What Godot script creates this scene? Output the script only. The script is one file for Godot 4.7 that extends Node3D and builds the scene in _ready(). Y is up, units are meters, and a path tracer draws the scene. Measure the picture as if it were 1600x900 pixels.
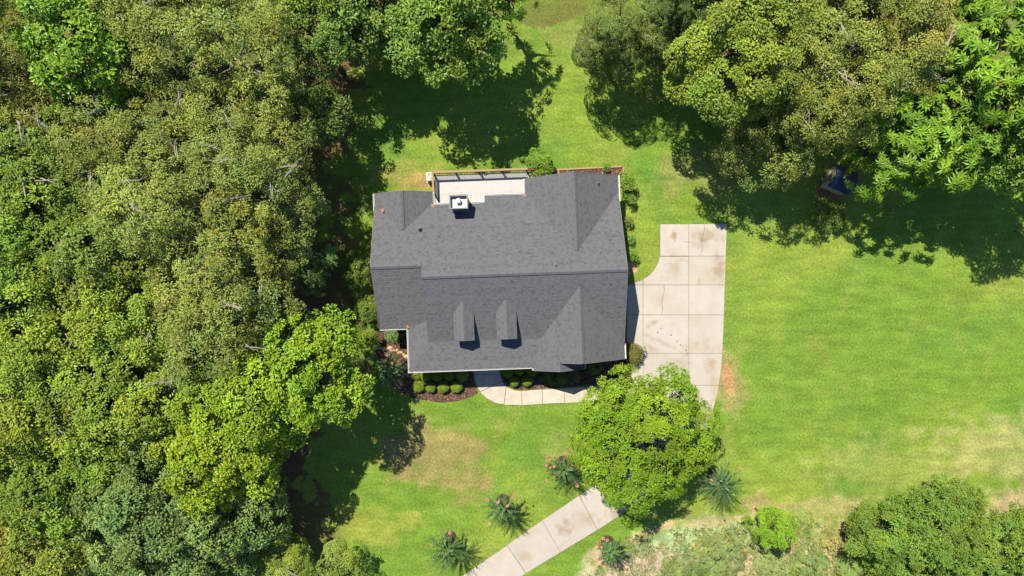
extends Node3D
# An aerial view, straight down, of a grey-roofed house in a lawn with woods on three sides.
# x runs to the right of the picture, z down the picture, y up; metres.

const HOUSE_TURN := 0.03665
const DRIVE := Rect2(-9.0, -5.5, 27.0, 31.85)
var M := {}
var taken := {}
var rng := RandomNumberGenerator.new()
var boughs := {}

# ------------------------------------------------------------------ mesh building
class Shape:
	var v := PackedVector3Array()
	var n := PackedVector3Array()
	var c := PackedColorArray()
	var tint := Color(1, 1, 1)
	func tri(a: Vector3, b: Vector3, d: Vector3, hint: Vector3) -> void:
		var k := (d - a).cross(b - a)
		if k.length_squared() < 1e-14:
			return
		k = k.normalized()
		if k.dot(hint) < 0.0:
			v.append_array(PackedVector3Array([a, d, b]))
			k = -k
		else:
			v.append_array(PackedVector3Array([a, b, d]))
		n.append_array(PackedVector3Array([k, k, k]))
		c.append_array(PackedColorArray([tint, tint, tint]))
	func quad(a: Vector3, b: Vector3, d: Vector3, e: Vector3, hint: Vector3) -> void:
		tri(a, b, d, hint)
		tri(a, d, e, hint)
	func box(center: Vector3, size: Vector3, basis := Basis()) -> void:
		var p := []
		for i in 8:
			p.append(center + basis * Vector3(size.x * (0.5 if i & 1 else -0.5), size.y * (0.5 if i & 2 else -0.5), size.z * (0.5 if i & 4 else -0.5)))
		quad(p[0], p[2], p[6], p[4], -basis.x)
		quad(p[1], p[3], p[7], p[5], basis.x)
		quad(p[0], p[1], p[5], p[4], -basis.y)
		quad(p[2], p[3], p[7], p[6], basis.y)
		quad(p[0], p[1], p[3], p[2], -basis.z)
		quad(p[4], p[5], p[7], p[6], basis.z)
	func tube(path: PackedVector3Array, radii: PackedFloat32Array, sides := 6) -> void:
		var rings := []
		for i in path.size():
			var t := (path[mini(i + 1, path.size() - 1)] - path[maxi(i - 1, 0)]).normalized()
			var s := t.cross(Vector3(0.31, 0.2, 0.93)).normalized()
			var u := s.cross(t)
			var ring := PackedVector3Array()
			for k in sides:
				var w := TAU * k / sides
				ring.append(path[i] + (s * cos(w) + u * sin(w)) * radii[i])
			rings.append(ring)
		for i in path.size() - 1:
			for k in sides:
				var k2 := (k + 1) % sides
				var out: Vector3 = rings[i][k] + rings[i][k2] - path[i] * 2.0
				quad(rings[i][k], rings[i][k2], rings[i + 1][k2], rings[i + 1][k], out)
	func slab(poly: PackedVector2Array, low: float, high: float, edge := 0.012) -> void:
		# a flat plate with a small chamfer round the top
		var ins := Geometry2D.offset_polygon(poly, -edge)
		var top: PackedVector2Array = ins[0] if ins.size() else poly
		for t in [[top, high]]:
			var ids := Geometry2D.triangulate_polygon(t[0])
			for i in range(0, ids.size(), 3):
				tri(Vector3(t[0][ids[i]].x, t[1], t[0][ids[i]].y), Vector3(t[0][ids[i + 1]].x, t[1], t[0][ids[i + 1]].y), Vector3(t[0][ids[i + 2]].x, t[1], t[0][ids[i + 2]].y), Vector3.UP)
		var cw := Geometry2D.is_polygon_clockwise(poly)
		for i in poly.size():
			var a := poly[i]
			var b := poly[(i + 1) % poly.size()]
			var o := Vector2(b.y - a.y, a.x - b.x).normalized() * (-1.0 if cw else 1.0)
			var out := Vector3(o.x, 0, o.y)
			quad(Vector3(a.x, low, a.y), Vector3(b.x, low, b.y), Vector3(b.x, high - edge, b.y), Vector3(a.x, high - edge, a.y), out)
			if top.size() == poly.size():
				var a2 := Geometry2D.get_closest_point_to_segment(a, top[0], top[0])
				var best := 9e9
				for q in top:
					if q.distance_squared_to(a) < best:
						best = q.distance_squared_to(a)
						a2 = q
				var b2 := b
				best = 9e9
				for q in top:
					if q.distance_squared_to(b) < best:
						best = q.distance_squared_to(b)
						b2 = q
				quad(Vector3(a.x, high - edge, a.y), Vector3(b.x, high - edge, b.y), Vector3(b2.x, high, b2.y), Vector3(a2.x, high, a2.y), out + Vector3.UP)
	func lathe(profile: Array, sides := 20, at := Vector3.ZERO) -> void:
		for i in profile.size() - 1:
			for k in sides:
				var w0 := TAU * k / sides
				var w1 := TAU * (k + 1) / sides
				var p: Vector2 = profile[i]
				var q: Vector2 = profile[i + 1]
				var mid := Vector3(cos((w0 + w1) / 2), 0, sin((w0 + w1) / 2))
				var hint := mid * (q.y - p.y) + Vector3.UP * (p.x - q.x)
				quad(at + Vector3(cos(w0) * p.x, p.y, sin(w0) * p.x), at + Vector3(cos(w1) * p.x, p.y, sin(w1) * p.x), at + Vector3(cos(w1) * q.x, q.y, sin(w1) * q.x), at + Vector3(cos(w0) * q.x, q.y, sin(w0) * q.x), hint)
	func mesh(m: Material, flat := Rect2()) -> ArrayMesh:
		var a := []
		a.resize(Mesh.ARRAY_MAX)
		a[Mesh.ARRAY_VERTEX] = v
		a[Mesh.ARRAY_NORMAL] = n
		a[Mesh.ARRAY_COLOR] = c
		if flat.has_area():
			var uv := PackedVector2Array()
			for p in v:
				uv.append((Vector2(p.x, p.z) - flat.position) / flat.size)
			a[Mesh.ARRAY_TEX_UV] = uv
		var o := ArrayMesh.new()
		o.add_surface_from_arrays(Mesh.PRIMITIVE_TRIANGLES, a)
		o.surface_set_material(0, m)
		return o

# ------------------------------------------------------------------ nodes
func numbered(called: String) -> String:
	taken[called] = taken.get(called, -1) + 1
	return called if taken[called] == 0 else "%s_%03d" % [called, taken[called]]

func thing(called: String, label: String, category: String, at := Vector3.ZERO, turn := 0.0, group := "") -> Node3D:
	var o := Node3D.new()
	o.name = numbered(called)
	add_child(o)
	o.position = at
	o.rotation.y = turn
	tag(o, label, category, group)
	return o

func tag(o: Node, label: String, category: String, group := "") -> void:
	o.set_meta("label", label)
	o.set_meta("category", category)
	if group:
		o.set_meta("group", group)

func put(parent: Node, called: String, mesh: Mesh, at := Vector3.ZERO) -> MeshInstance3D:
	var o := MeshInstance3D.new()
	o.name = numbered(called) if parent == self else called
	o.mesh = mesh
	parent.add_child(o, true)
	o.position = at
	return o

func part(parent: Node, called: String, s: Shape, m: Material, at := Vector3.ZERO) -> MeshInstance3D:
	return put(parent, called, s.mesh(m), at)

func scatter(parent: Node, called: String, mesh: Mesh, places: Array, tints: Array) -> MultiMeshInstance3D:
	var mm := MultiMesh.new()
	mm.transform_format = MultiMesh.TRANSFORM_3D
	mm.use_colors = true
	mm.mesh = mesh
	mm.instance_count = places.size()
	for i in places.size():
		mm.set_instance_transform(i, places[i])
		mm.set_instance_color(i, tints[i])
	var o := MultiMeshInstance3D.new()
	o.name = called
	o.multimesh = mm
	parent.add_child(o, true)
	o.set_meta("kind", "stuff")
	return o

# ------------------------------------------------------------------ materials
func noise(freq: float, octaves := 4, seed_ := 1, kind := FastNoiseLite.TYPE_SIMPLEX_SMOOTH) -> FastNoiseLite:
	var f := FastNoiseLite.new()
	f.noise_type = kind
	f.frequency = freq
	f.seed = seed_
	f.fractal_octaves = octaves
	return f

func grain(freq: float, dark: float, octaves := 4, seed_ := 1, size := 512, light := 1.0) -> NoiseTexture2D:
	var t := NoiseTexture2D.new()
	t.width = size
	t.height = size
	t.seamless = true
	t.noise = noise(freq, octaves, seed_)
	var g := Gradient.new()
	g.set_color(0, Color(dark, dark, dark))
	g.set_color(1, Color(light, light, light))
	t.color_ramp = g
	return t

func mat(called: String, linear: Color, rough := 0.85, tex: Texture2D = null, per_metre := 0.5, vertex := true) -> StandardMaterial3D:
	var m := StandardMaterial3D.new()
	m.resource_name = called
	m.albedo_color = linear.linear_to_srgb()
	m.roughness = rough
	m.metallic_specular = 0.35
	m.vertex_color_use_as_albedo = vertex
	if tex:
		m.albedo_texture = tex
		m.uv1_triplanar = true
		m.uv1_world_triplanar = true
		m.uv1_scale = Vector3.ONE * per_metre
	M[called] = m
	return m

func leaf_mat(called: String, linear: Color, through: Color) -> void:
	var m := mat(called, linear, 0.5)
	m.metallic_specular = 0.42
	m.backlight_enabled = true
	m.backlight = through.linear_to_srgb()

func make_materials() -> void:
	mat("shingle", Color(0.114, 0.120, 0.133), 0.92, grain(0.06, 0.72, 3, 5, 512), 1.3)
	mat("trim", Color(0.46, 0.46, 0.45), 0.5)
	mat("siding", Color(0.42, 0.38, 0.33), 0.8, grain(0.02, 0.85, 3, 6), 0.4)
	mat("dark_siding", Color(0.07, 0.075, 0.085), 0.6)
	mat("metal_grey", Color(0.14, 0.145, 0.155), 0.4)
	mat("pan", Color(0.42, 0.42, 0.41), 0.5)
	mat("glass", Color(0.03, 0.035, 0.04), 0.08)
	mat("black", Color(0.012, 0.012, 0.014), 0.6)
	mat("concrete", Color(0.405, 0.38, 0.34), 0.9)
	M.concrete.albedo_texture = drive_texture()
	mat("walk_concrete", Color(0.40, 0.355, 0.30), 0.9, grain(0.012, 0.88, 5, 9), 0.25)
	mat("joint", Color(0.17, 0.14, 0.11), 0.95)
	mat("deck_board", Color(0.36, 0.355, 0.352), 0.8, grain(0.015, 0.94, 4, 11), 0.35)
	mat("rail_wood", Color(0.20, 0.085, 0.04), 0.7, grain(0.05, 0.6, 4, 12), 0.6)
	mat("timber", Color(0.40, 0.27, 0.15), 0.85, grain(0.05, 0.6, 4, 13), 0.6)
	mat("mulch", Color(0.105, 0.062, 0.045), 0.95, grain(0.09, 0.35, 4, 14, 512), 0.5)
	mat("chip", Color(0.13, 0.075, 0.052), 0.95)
	mat("stone", Color(0.60, 0.42, 0.26), 0.85, grain(0.05, 0.7, 4, 15), 1.0)
	mat("bark", Color(0.13, 0.10, 0.075), 0.95, grain(0.06, 0.5, 4, 16), 0.5)
	mat("pale_bark", Color(0.42, 0.38, 0.32), 0.9, grain(0.06, 0.6, 4, 17), 0.5)
	mat("navy", Color(0.012, 0.024, 0.055), 0.6)
	mat("beige", Color(0.36, 0.31, 0.24), 0.8)
	mat("litter_leaf", Color(0.5, 0.24, 0.12), 0.9)
	leaf_mat("leaf", Color(1, 1, 1), Color(0.40, 0.40, 0.14))
	leaf_mat("dull_leaf", Color(1, 1, 1), Color(0.30, 0.30, 0.14))
	mat("petal", Color(0.50, 0.20, 0.17), 0.8)
	mat("grass_blade", Color(1, 1, 1), 0.8)

func drive_texture() -> ImageTexture:
	# weathered concrete: soft brown dirt, grey film, rust at the low edge, oil drips, hair cracks; covers DRIVE
	var w := 1024
	var h := 1208
	var a := noise(0.010, 5, 21).get_image(w, h).get_data()
	var b := noise(0.035, 5, 22).get_image(w, h).get_data()
	var d := noise(0.35, 3, 23).get_image(w, h).get_data()
	# centre, half sizes, turn, colour left of the light (1 = clean), strength
	var marks := [
		[12.65, -4.15, 0.30, 0.55, 0.0, Vector3(0.66, 0.52, 0.36), 0.50], [12.40, -4.40, 0.55, 0.8, 0.0, Vector3(1.12, 1.1, 1.06), 0.44], [15.50, -4.20, 1.4, 0.6, 0.1, Vector3(0.78, 0.68, 0.56), 0.39],
		[14.60, -3.25, 0.9, 0.6, 0.0, Vector3(0.80, 0.70, 0.60), 0.28], [12.60, -1.25, 1.1, 1.2, 0.5, Vector3(0.80, 0.71, 0.60), 0.39], [16.25, -1.50, 0.5, 1.3, 0.0, Vector3(0.78, 0.66, 0.54), 0.39],
		[11.10, 2.65, 0.6, 0.3, 0.5, Vector3(0.70, 0.66, 0.60), 0.44], [11.65, 3.15, 0.20, 0.14, 0.0, Vector3(0.50, 0.45, 0.42), 0.90], [11.35, 3.45, 0.08, 0.08, 0.0, Vector3(0.45, 0.40, 0.38), 0.90],
		[12.40, 3.65, 0.10, 0.09, 0.0, Vector3(0.5, 0.45, 0.42), 0.85], [12.90, 4.15, 0.08, 0.08, 0.0, Vector3(0.5, 0.45, 0.42), 0.85], [13.15, 4.45, 0.06, 0.07, 0.0, Vector3(0.5, 0.45, 0.42), 0.85], [13.55, 4.85, 0.09, 0.08, 0.0, Vector3(0.5, 0.45, 0.42), 0.85],
		[11.75, 4.25, 1.6, 0.25, -0.45, Vector3(0.80, 0.76, 0.72), 0.39], [12.50, 6.00, 1.2, 0.8, 0.4, Vector3(0.78, 0.73, 0.68), 0.33], [11.10, 4.75, 0.8, 0.25, -0.4, Vector3(0.80, 0.76, 0.72), 0.33],
		[15.75, 7.50, 0.7, 2.6, 0.15, Vector3(0.86, 0.68, 0.52), 0.33], [15.25, 9.50, 0.7, 1.2, 0.3, Vector3(0.90, 0.66, 0.46), 0.39], [15.00, 4.75, 1.4, 0.6, 0.0, Vector3(0.84, 0.74, 0.64), 0.28],
		[4.00, 18.80, 0.75, 1.1, -0.5, Vector3(0.72, 0.62, 0.44), 0.41], [5.25, 18.25, 1.6, 0.9, 0.6, Vector3(0.86, 0.76, 0.60), 0.28], [8.25, 17.50, 1.3, 0.5, 0.5, Vector3(0.72, 0.66, 0.54), 0.33], [1.00, 21.00, 1.0, 0.5, 0.4, Vector3(0.86, 0.78, 0.64), 0.25],
	]
	var out := PackedByteArray()
	out.resize(w * h * 3)
	for i in w * h:
		var dirt := clampf((a[i] / 255.0 - 0.42) * 1.6, 0, 1) * clampf((b[i] / 255.0 - 0.1) * 1.3, 0, 1)
		var fine := 0.86 + 0.10 * d[i] / 255.0 + 0.05 * b[i] / 255.0
		out[i * 3] = int(240 * fine * (1.0 - 0.09 * dirt))
		out[i * 3 + 1] = int(240 * fine * (1.0 - 0.13 * dirt))
		out[i * 3 + 2] = int(240 * fine * (1.0 - 0.18 * dirt))
	var per := w / DRIVE.size.x
	for m in marks:
		var c := (Vector2(m[0], m[1]) - DRIVE.position) * per
		var reach := maxf(m[2], m[3]) * per * 1.5
		for y in range(maxi(0, int(c.y - reach)), mini(h, int(c.y + reach))):
			for x in range(maxi(0, int(c.x - reach)), mini(w, int(c.x + reach))):
				var i := y * w + x
				var r := (Vector2(x, y) - c).rotated(m[4]) / per
				var k := 1.0 - Vector2(r.x / m[2], r.y / m[3]).length() + (a[i] / 255.0 - 0.5) * 0.9 + (b[i] / 255.0 - 0.5) * 1.3
				k = clampf(k * 1.15 + 0.05, 0, 1) * m[6]
				for q in 3:
					out[i * 3 + q] = clampi(int(out[i * 3 + q] * lerpf(1.0, m[5][q], k)), 0, 255)
	for line in [[15.00, -4.90, 14.70, -2.50], [13.30, -3.60, 13.85, -3.60], [11.85, -0.20, 11.65, 2.10], [14.55, -0.70, 14.50, -0.20]]:
		var p := (Vector2(line[0], line[1]) - DRIVE.position) * per
		var q := (Vector2(line[2], line[3]) - DRIVE.position) * per
		for k in int(p.distance_to(q)):
			var at := p.lerp(q, k / p.distance_to(q)) + Vector2(a[k * 37 % (w * h)] - 128, b[k * 11 % (w * h)] - 128) * 0.012 + Vector2(sin(k * 0.11) * 2.0, 0)
			var i := int(at.y) * w + int(at.x)
			for e in [i, i + 1]:
				for c in 3:
					out[e * 3 + c] = int(out[e * 3 + c] * 0.78)
	return ImageTexture.create_from_image(Image.create_from_data(w, h, false, Image.FORMAT_RGB8, out))

# ------------------------------------------------------------------ the ground
func lawn_texture(x0: float, z0: float, wide: float, deep: float) -> ImageTexture:
	var w := 512
	var h := 288
	var na := noise(0.012, 4, 31).get_image(w, h).get_data()
	var nb := noise(0.045, 4, 32).get_image(w, h).get_data()
	var nc := noise(0.02, 5, 33).get_image(w, h).get_data()
	var ne := noise(0.11, 4, 34).get_image(w, h).get_data()
	var nf := noise(0.05, 3, 35).get_image(w / 4, h)
	nf.resize(w, h, Image.INTERPOLATE_CUBIC)
	var ns := nf.get_data()
	var green := Vector3(0.120, 0.205, 0.027)
	var lime := Vector3(0.178, 0.245, 0.038)
	var cool := Vector3(0.085, 0.190, 0.032)
	# patches of other matter in the turf: centre, half sizes, turn, colour, how much, how ragged
	var patches := [
		[-5.75, 13.25, 4.4, 3.3, 0.1, Vector3(0.215, 0.175, 0.07), 0.8, 0.9],
		[-8.75, 13.25, 1.8, 1.9, 0.0, Vector3(0.21, 0.18, 0.07), 0.5, 0.9],
		[-11.25, 18.00, 3.4, 2.6, 0.0, Vector3(0.24, 0.24, 0.05), 0.45, 1.2],
		[4.00, 12.00, 1.5, 2.4, 0.0, Vector3(0.20, 0.22, 0.08), 0.35, 1.2],
		[16.90, 7.10, 0.5, 1.3, 0.1, Vector3(0.48, 0.20, 0.10), 1.0, 0.5],
		[17.00, 7.50, 1.1, 2.6, 0.1, Vector3(0.25, 0.21, 0.09), 0.6, 1.0],
		[31.00, 14.75, 12.0, 3.2, 0.1, Vector3(0.24, 0.26, 0.08), 0.36, 1.4],
		[38.00, 14.00, 5.0, 4.0, 0.0, Vector3(0.28, 0.26, 0.12), 0.38, 1.4],
		[24.50, 17.25, 6.0, 1.0, 0.05, Vector3(0.30, 0.25, 0.12), 0.5, 1.2],
		[39.50, 17.00, 4.0, 2.2, 0.0, Vector3(0.36, 0.27, 0.16), 0.7, 1.0],
		[19.50, 17.00, 3.0, 1.0, 0.0, Vector3(0.36, 0.24, 0.14), 0.6, 0.9],
		[-7.00, -8.25, 1.5, 0.9, 0.0, Vector3(0.34, 0.20, 0.10), 0.8, 0.7],
		[-8.00, -8.75, 3.0, 1.6, 0.0, Vector3(0.22, 0.20, 0.06), 0.5, 1.0],
		[15.50, -9.00, 4.0, 2.0, 0.0, Vector3(0.20, 0.19, 0.07), 0.5, 1.2],
		[9.25, -1.60, 0.7, 0.5, 0.0, Vector3(0.42, 0.26, 0.16), 0.9, 0.5],
		[25.60, -8.00, 2.2, 1.4, 0.3, Vector3(0.22, 0.10, 0.055), 0.9, 0.6],
		[24.25, -6.40, 0.8, 0.7, 0.0, Vector3(0.26, 0.10, 0.06), 0.8, 0.6],
		[4.00, -20.00, 2.5, 1.6, 0.0, Vector3(0.20, 0.20, 0.07), 0.5, 1.0],
		# the overgrown bank at the foot of the garden
		[14.25, 20.00, 8.6, 2.2, 0.22, Vector3(0.27, 0.35, 0.17), 0.95, 0.5],
		[21.50, 20.50, 7.0, 2.4, 0.0, Vector3(0.29, 0.32, 0.14), 0.9, 0.6],
		[10.00, 22.00, 4.6, 1.6, 0.2, Vector3(0.38, 0.30, 0.22), 0.95, 0.5],
		[25.50, 20.00, 5.0, 1.8, 0.0, Vector3(0.42, 0.31, 0.17), 0.85, 0.8],
		[19.00, 21.50, 3.0, 1.6, 0.0, Vector3(0.40, 0.30, 0.18), 0.8, 0.9],
		[10.50, 19.25, 4.4, 0.45, 0.42, Vector3(0.38, 0.30, 0.15), 0.8, 0.7],
		[16.50, 18.10, 3.6, 0.5, 0.12, Vector3(0.34, 0.28, 0.14), 0.7, 0.9],
		[7.50, 21.10, 1.9, 1.2, 0.0, Vector3(0.42, 0.30, 0.22), 0.85, 0.6],
	]
	# the floor of the woods: leaf litter and bare soil
	var litter := PackedVector2Array([Vector2(-60, -40), Vector2(-12.8, -40), Vector2(-10.00, -19.50), Vector2(-12.75, -14.00), Vector2(-14.00, -6.00), Vector2(-12.00, 1.00), Vector2(-11.00, 4.75), Vector2(-14.00, 9.50), Vector2(-16.50, 13.50), Vector2(-15.00, 17.50), Vector2(-14.00, 20.00), Vector2(-12.75, 24.00), Vector2(-13, 40), Vector2(-60, 40)])
	var north := PackedVector2Array([Vector2(60, -40), Vector2(60, -12.5), Vector2(42.00, -6.00), Vector2(38.00, -7.50), Vector2(32.00, -10.50), Vector2(24.50, -11.00), Vector2(20.50, -13.00), Vector2(16.50, -16.50), Vector2(13.00, -19.50), Vector2(11.00, -22.50), Vector2(10.50, -25.50)])
	var far := PackedVector2Array([Vector2(-14, -40), Vector2(-10.00, -19.50), Vector2(-5.50, -20.00), Vector2(1.00, -21.75), Vector2(8.00, -22.00), Vector2(13.00, -21.50), Vector2(13.00, -37.50)])
	var img := Image.create(w, h, false, Image.FORMAT_RGB8)
	for y in h:
		for x in w:
			var i := y * w + x
			var p := Vector2(x0 + wide * (x + 0.5) / w, z0 + deep * (y + 0.5) / h)
			var a := na[i] / 255.0
			var b := nb[i] / 255.0
			var d := nc[i] / 255.0
			var e := ne[i] / 255.0
			var f := ns[i] / 255.0
			var col := green.lerp(lime, clampf((a - 0.4) * 2.6, 0, 1)).lerp(cool, clampf((d - 0.55) * 2.2, 0, 1))
			col = col.lerp(Vector3(0.21, 0.225, 0.06), clampf((b * 0.6 + e * 0.4 - 0.56) * 1.6, 0, 0.25))
			col *= 0.84 + 0.2 * e + 0.14 * f
			for q in patches:
				var r := (p - Vector2(q[0], q[1])).rotated(q[4])
				var m := 1.0 - Vector2(r.x / q[2], r.y / q[3]).length()
				if m > -0.6:
					m = clampf((m + ((b - 0.5) * 0.8 + (d - 0.5) * 0.5 + (e - 0.5) * 0.9 + (f - 0.5) * 0.7) * q[7]) * 1.9 + 0.1, 0, 1) * q[6]
					col = col.lerp(q[5] * (0.62 + 0.4 * e + 0.36 * f), m)
			var inw := 0.0
			var wob := p + Vector2(b + e * 0.5 - 0.75, d + f * 0.5 - 0.75) * 5.0
			if Geometry2D.is_point_in_polygon(wob, litter) or Geometry2D.is_point_in_polygon(wob, north) or Geometry2D.is_point_in_polygon(wob, far):
				inw = clampf(0.65 + (a - 0.5) * 1.2, 0.3, 1.0)
			col = col.lerp(Vector3(0.13, 0.085, 0.045) * (0.6 + 0.8 * d), inw)
			col *= 0.76
			var s := Color(col.x, col.y, col.z).linear_to_srgb()
			img.set_pixel(x, y, s)
	img.resize(2048, 1152, Image.INTERPOLATE_CUBIC)
	var data := img.get_data()
	var f1 := noise(0.22, 3, 41).get_image(2048, 1152).get_data()
	var f2 := noise(0.06, 3, 42).get_image(512, 1152)
	f2.resize(2048, 1152, Image.INTERPOLATE_CUBIC)
	var f2d := f2.get_data()
	for i in 2048 * 1152:
		var k := 0.70 + 0.42 * f1[i] / 255.0 + 0.18 * f2d[i] / 255.0
		data[i * 3] = mini(255, int(data[i * 3] * k))
		data[i * 3 + 1] = mini(255, int(data[i * 3 + 1] * k))
		data[i * 3 + 2] = mini(255, int(data[i * 3 + 2] * k))
	return ImageTexture.create_from_image(Image.create_from_data(2048, 1152, false, Image.FORMAT_RGB8, data))

func make_ground() -> void:
	var s := Shape.new()
	s.quad(Vector3(-300, 0, -300), Vector3(300, 0, -300), Vector3(300, 0, 300), Vector3(-300, 0, 300), Vector3.UP)
	var far := part(self, "ground", s, mat("far_ground", Color(0.09, 0.14, 0.03), 0.95, grain(0.02, 0.5, 5, 45), 0.05))
	far.set_meta("kind", "structure")
	var x0 := -48.0
	var z0 := -27.0
	var m := StandardMaterial3D.new()
	m.resource_name = "lawn"
	m.albedo_texture = lawn_texture(x0, z0, 96.0, 54.0)
	m.texture_repeat = false
	m.roughness = 0.95
	m.metallic_specular = 0.2
	var a := []
	a.resize(Mesh.ARRAY_MAX)
	var v := PackedVector3Array()
	var uv := PackedVector2Array()
	var n := PackedVector3Array()
	for q in [Vector2(0, 0), Vector2(1, 0), Vector2(1, 1), Vector2(0, 0), Vector2(1, 1), Vector2(0, 1)]:
		v.append(Vector3(x0 + 96.0 * q.x, 0.006, z0 + 54.0 * q.y))
		uv.append(q)
		n.append(Vector3.UP)
	a[Mesh.ARRAY_VERTEX] = v
	a[Mesh.ARRAY_TEX_UV] = uv
	a[Mesh.ARRAY_NORMAL] = n
	var mesh := ArrayMesh.new()
	mesh.add_surface_from_arrays(Mesh.PRIMITIVE_TRIANGLES, a)
	mesh.surface_set_material(0, m)
	put(self, "lawn", mesh).set_meta("kind", "structure")

func poly(flat: Array) -> PackedVector2Array:
	var p := PackedVector2Array()
	for i in range(0, flat.size(), 2):
		p.append(Vector2(flat[i], flat[i + 1]))
	return p

func pave(called: String, outline: PackedVector2Array, cells: Array, m: Material, top: float) -> void:
	var base := Shape.new()
	base.slab(outline, 0.0, top - 0.035, 0.001)
	var root := part(self, called, base, M.joint)
	root.set_meta("kind", "structure")
	for cell in cells:
		for piece in Geometry2D.intersect_polygons(cell, outline):
			for inset in Geometry2D.offset_polygon(piece, -0.014):
				var s := Shape.new()
				var t := rng.randf_range(0.93, 1.05)
				s.tint = Color(t, t * rng.randf_range(0.985, 1.01), t * rng.randf_range(0.96, 1.01))
				s.slab(inset, 0.01, top + rng.randf_range(-0.004, 0.004))
				put(root, "slab", s.mesh(m, DRIVE))

func make_paving() -> void:
	var drive := poly([8.97, -0.30, 9.50, -0.40, 10.15, -0.65, 10.70, -1.00, 11.10, -1.45, 11.40, -2.00, 11.55, -2.60, 11.55, -5.00, 16.78, -5.00, 16.65, -1.00, 16.50, 3.50, 16.35, 6.25, 16.05, 8.25, 15.60, 9.90, 14.80, 11.60, 13.50, 13.30, 11.70, 15.10, 9.50, 17.05, 7.00, 18.70, 1.30, 22.15, -5.00, 26.25, -8.00, 28.50, -10.00, 26.75, -2.90, 21.80, 2.50, 18.05, 6.60, 15.30, 8.40, 13.90, 9.80, 12.30, 10.50, 10.70, 10.40, 9.00, 9.60, 7.50, 8.95, 6.25])
	var xs := [8.00, -22.50, 10.23, -22.50, 13.80, -22.50, 18.00, -22.50]
	var cells := []
	var zs := [-40.00, -7.50, -40.00, -2.48, -40.00, -0.23, -40.00, 2.10, -40.00, 5.10, -40.00, 7.60]
	for r in 5:
		for k in 3:
			cells.append(poly([xs[k * 2], zs[r * 2 + 1], xs[k * 2 + 2], zs[r * 2 + 1], xs[k * 2 + 2], zs[r * 2 + 3], xs[k * 2], zs[r * 2 + 3]]))
	cells.append(poly([8.00, 7.60, 13.65, 7.60, 13.40, 10.50, 8.00, 10.50]))
	cells.append(poly([13.65, 7.60, 19.00, 7.60, 19.00, 10.50, 13.40, 10.50]))
	cells.append(poly([8.00, 10.50, 19.00, 10.50, 17.50, 14.75, 7.00, 12.00]))
	var js := [7.00, 12.00, 17.50, 14.75, 4.65, 15.10, 10.00, 25.05, 1.55, 16.75, 6.75, 25.75, -1.30, 18.75, 4.35, 27.00, -3.90, 20.60, 1.00, 28.50, -12.00, 25.00, -7.00, 30.50]
	for k in 5:
		cells.append(poly([js[k * 4], js[k * 4 + 1], js[k * 4 + 2], js[k * 4 + 3], js[k * 4 + 6], js[k * 4 + 7], js[k * 4 + 4], js[k * 4 + 5]]))
	pave("driveway", drive, cells, M.concrete, 0.06)
	var walk := poly([-3.05, 5.80, -2.95, 7.00, -2.75, 7.70, -2.40, 8.25, -1.85, 8.70, -1.25, 9.00, -0.40, 9.15, 1.00, 9.15, 2.50, 9.05, 5.00, 8.95, 7.00, 8.80, 9.60, 8.40, 9.50, 7.40, 7.00, 7.60, 5.00, 7.75, 2.50, 7.90, 0.75, 8.03, 0.10, 7.95, -0.40, 7.70, -0.75, 7.30, -0.90, 6.80, -0.95, 5.80])
	var wj := [-4.00, 5.50, 0.00, 5.50, -4.00, 6.75, 0.00, 6.70, -3.50, 8.60, 0.00, 6.90, -0.75, 10.00, -0.35, 7.00, 0.83, 10.00, 0.73, 7.00, 2.40, 10.00, 2.33, 7.00, 4.15, 10.00, 4.03, 7.00, 5.65, 10.00, 5.60, 7.00, 7.50, 10.00, 7.50, 7.00, 10.00, 10.00, 10.00, 6.50]
	var wc := []
	for k in 9:
		wc.append(poly([wj[k * 4], wj[k * 4 + 1], wj[k * 4 + 2], wj[k * 4 + 3], wj[k * 4 + 6], wj[k * 4 + 7], wj[k * 4 + 4], wj[k * 4 + 5]]))
	pave("front_walk", walk, wc, M.walk_concrete, 0.075)

func bed(outline: PackedVector2Array, high: float, chips: int) -> void:
	var s := Shape.new()
	s.slab(outline, 0.0, high, 0.02)
	var root := part(self, "mulch_bed", s, M.mulch)
	root.set_meta("kind", "structure")
	var chip := Shape.new()
	chip.box(Vector3.ZERO, Vector3(0.11, 0.018, 0.035))
	var lo := outline[0]
	var hi := outline[0]
	for p in outline:
		lo = lo.min(p)
		hi = hi.max(p)
	var places := []
	var tints := []
	while places.size() < chips:
		var p := Vector2(rng.randf_range(lo.x, hi.x), rng.randf_range(lo.y, hi.y))
		if not Geometry2D.is_point_in_polygon(p, outline):
			continue
		places.append(Transform3D(Basis.from_euler(Vector3(rng.randf_range(-0.4, 0.4), rng.randf() * TAU, rng.randf_range(-0.4, 0.4))), Vector3(p.x, high + 0.006, p.y)))
		var t := rng.randf_range(0.45, 1.5)
		tints.append(Color(t, t * rng.randf_range(0.85, 1.1), t * rng.randf_range(0.8, 1.2)) if rng.randf() > 0.05 else Color(3.2, 3.4, 3.2))
	scatter(root, "bark_chips", chip.mesh(M.chip), places, tints)

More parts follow.
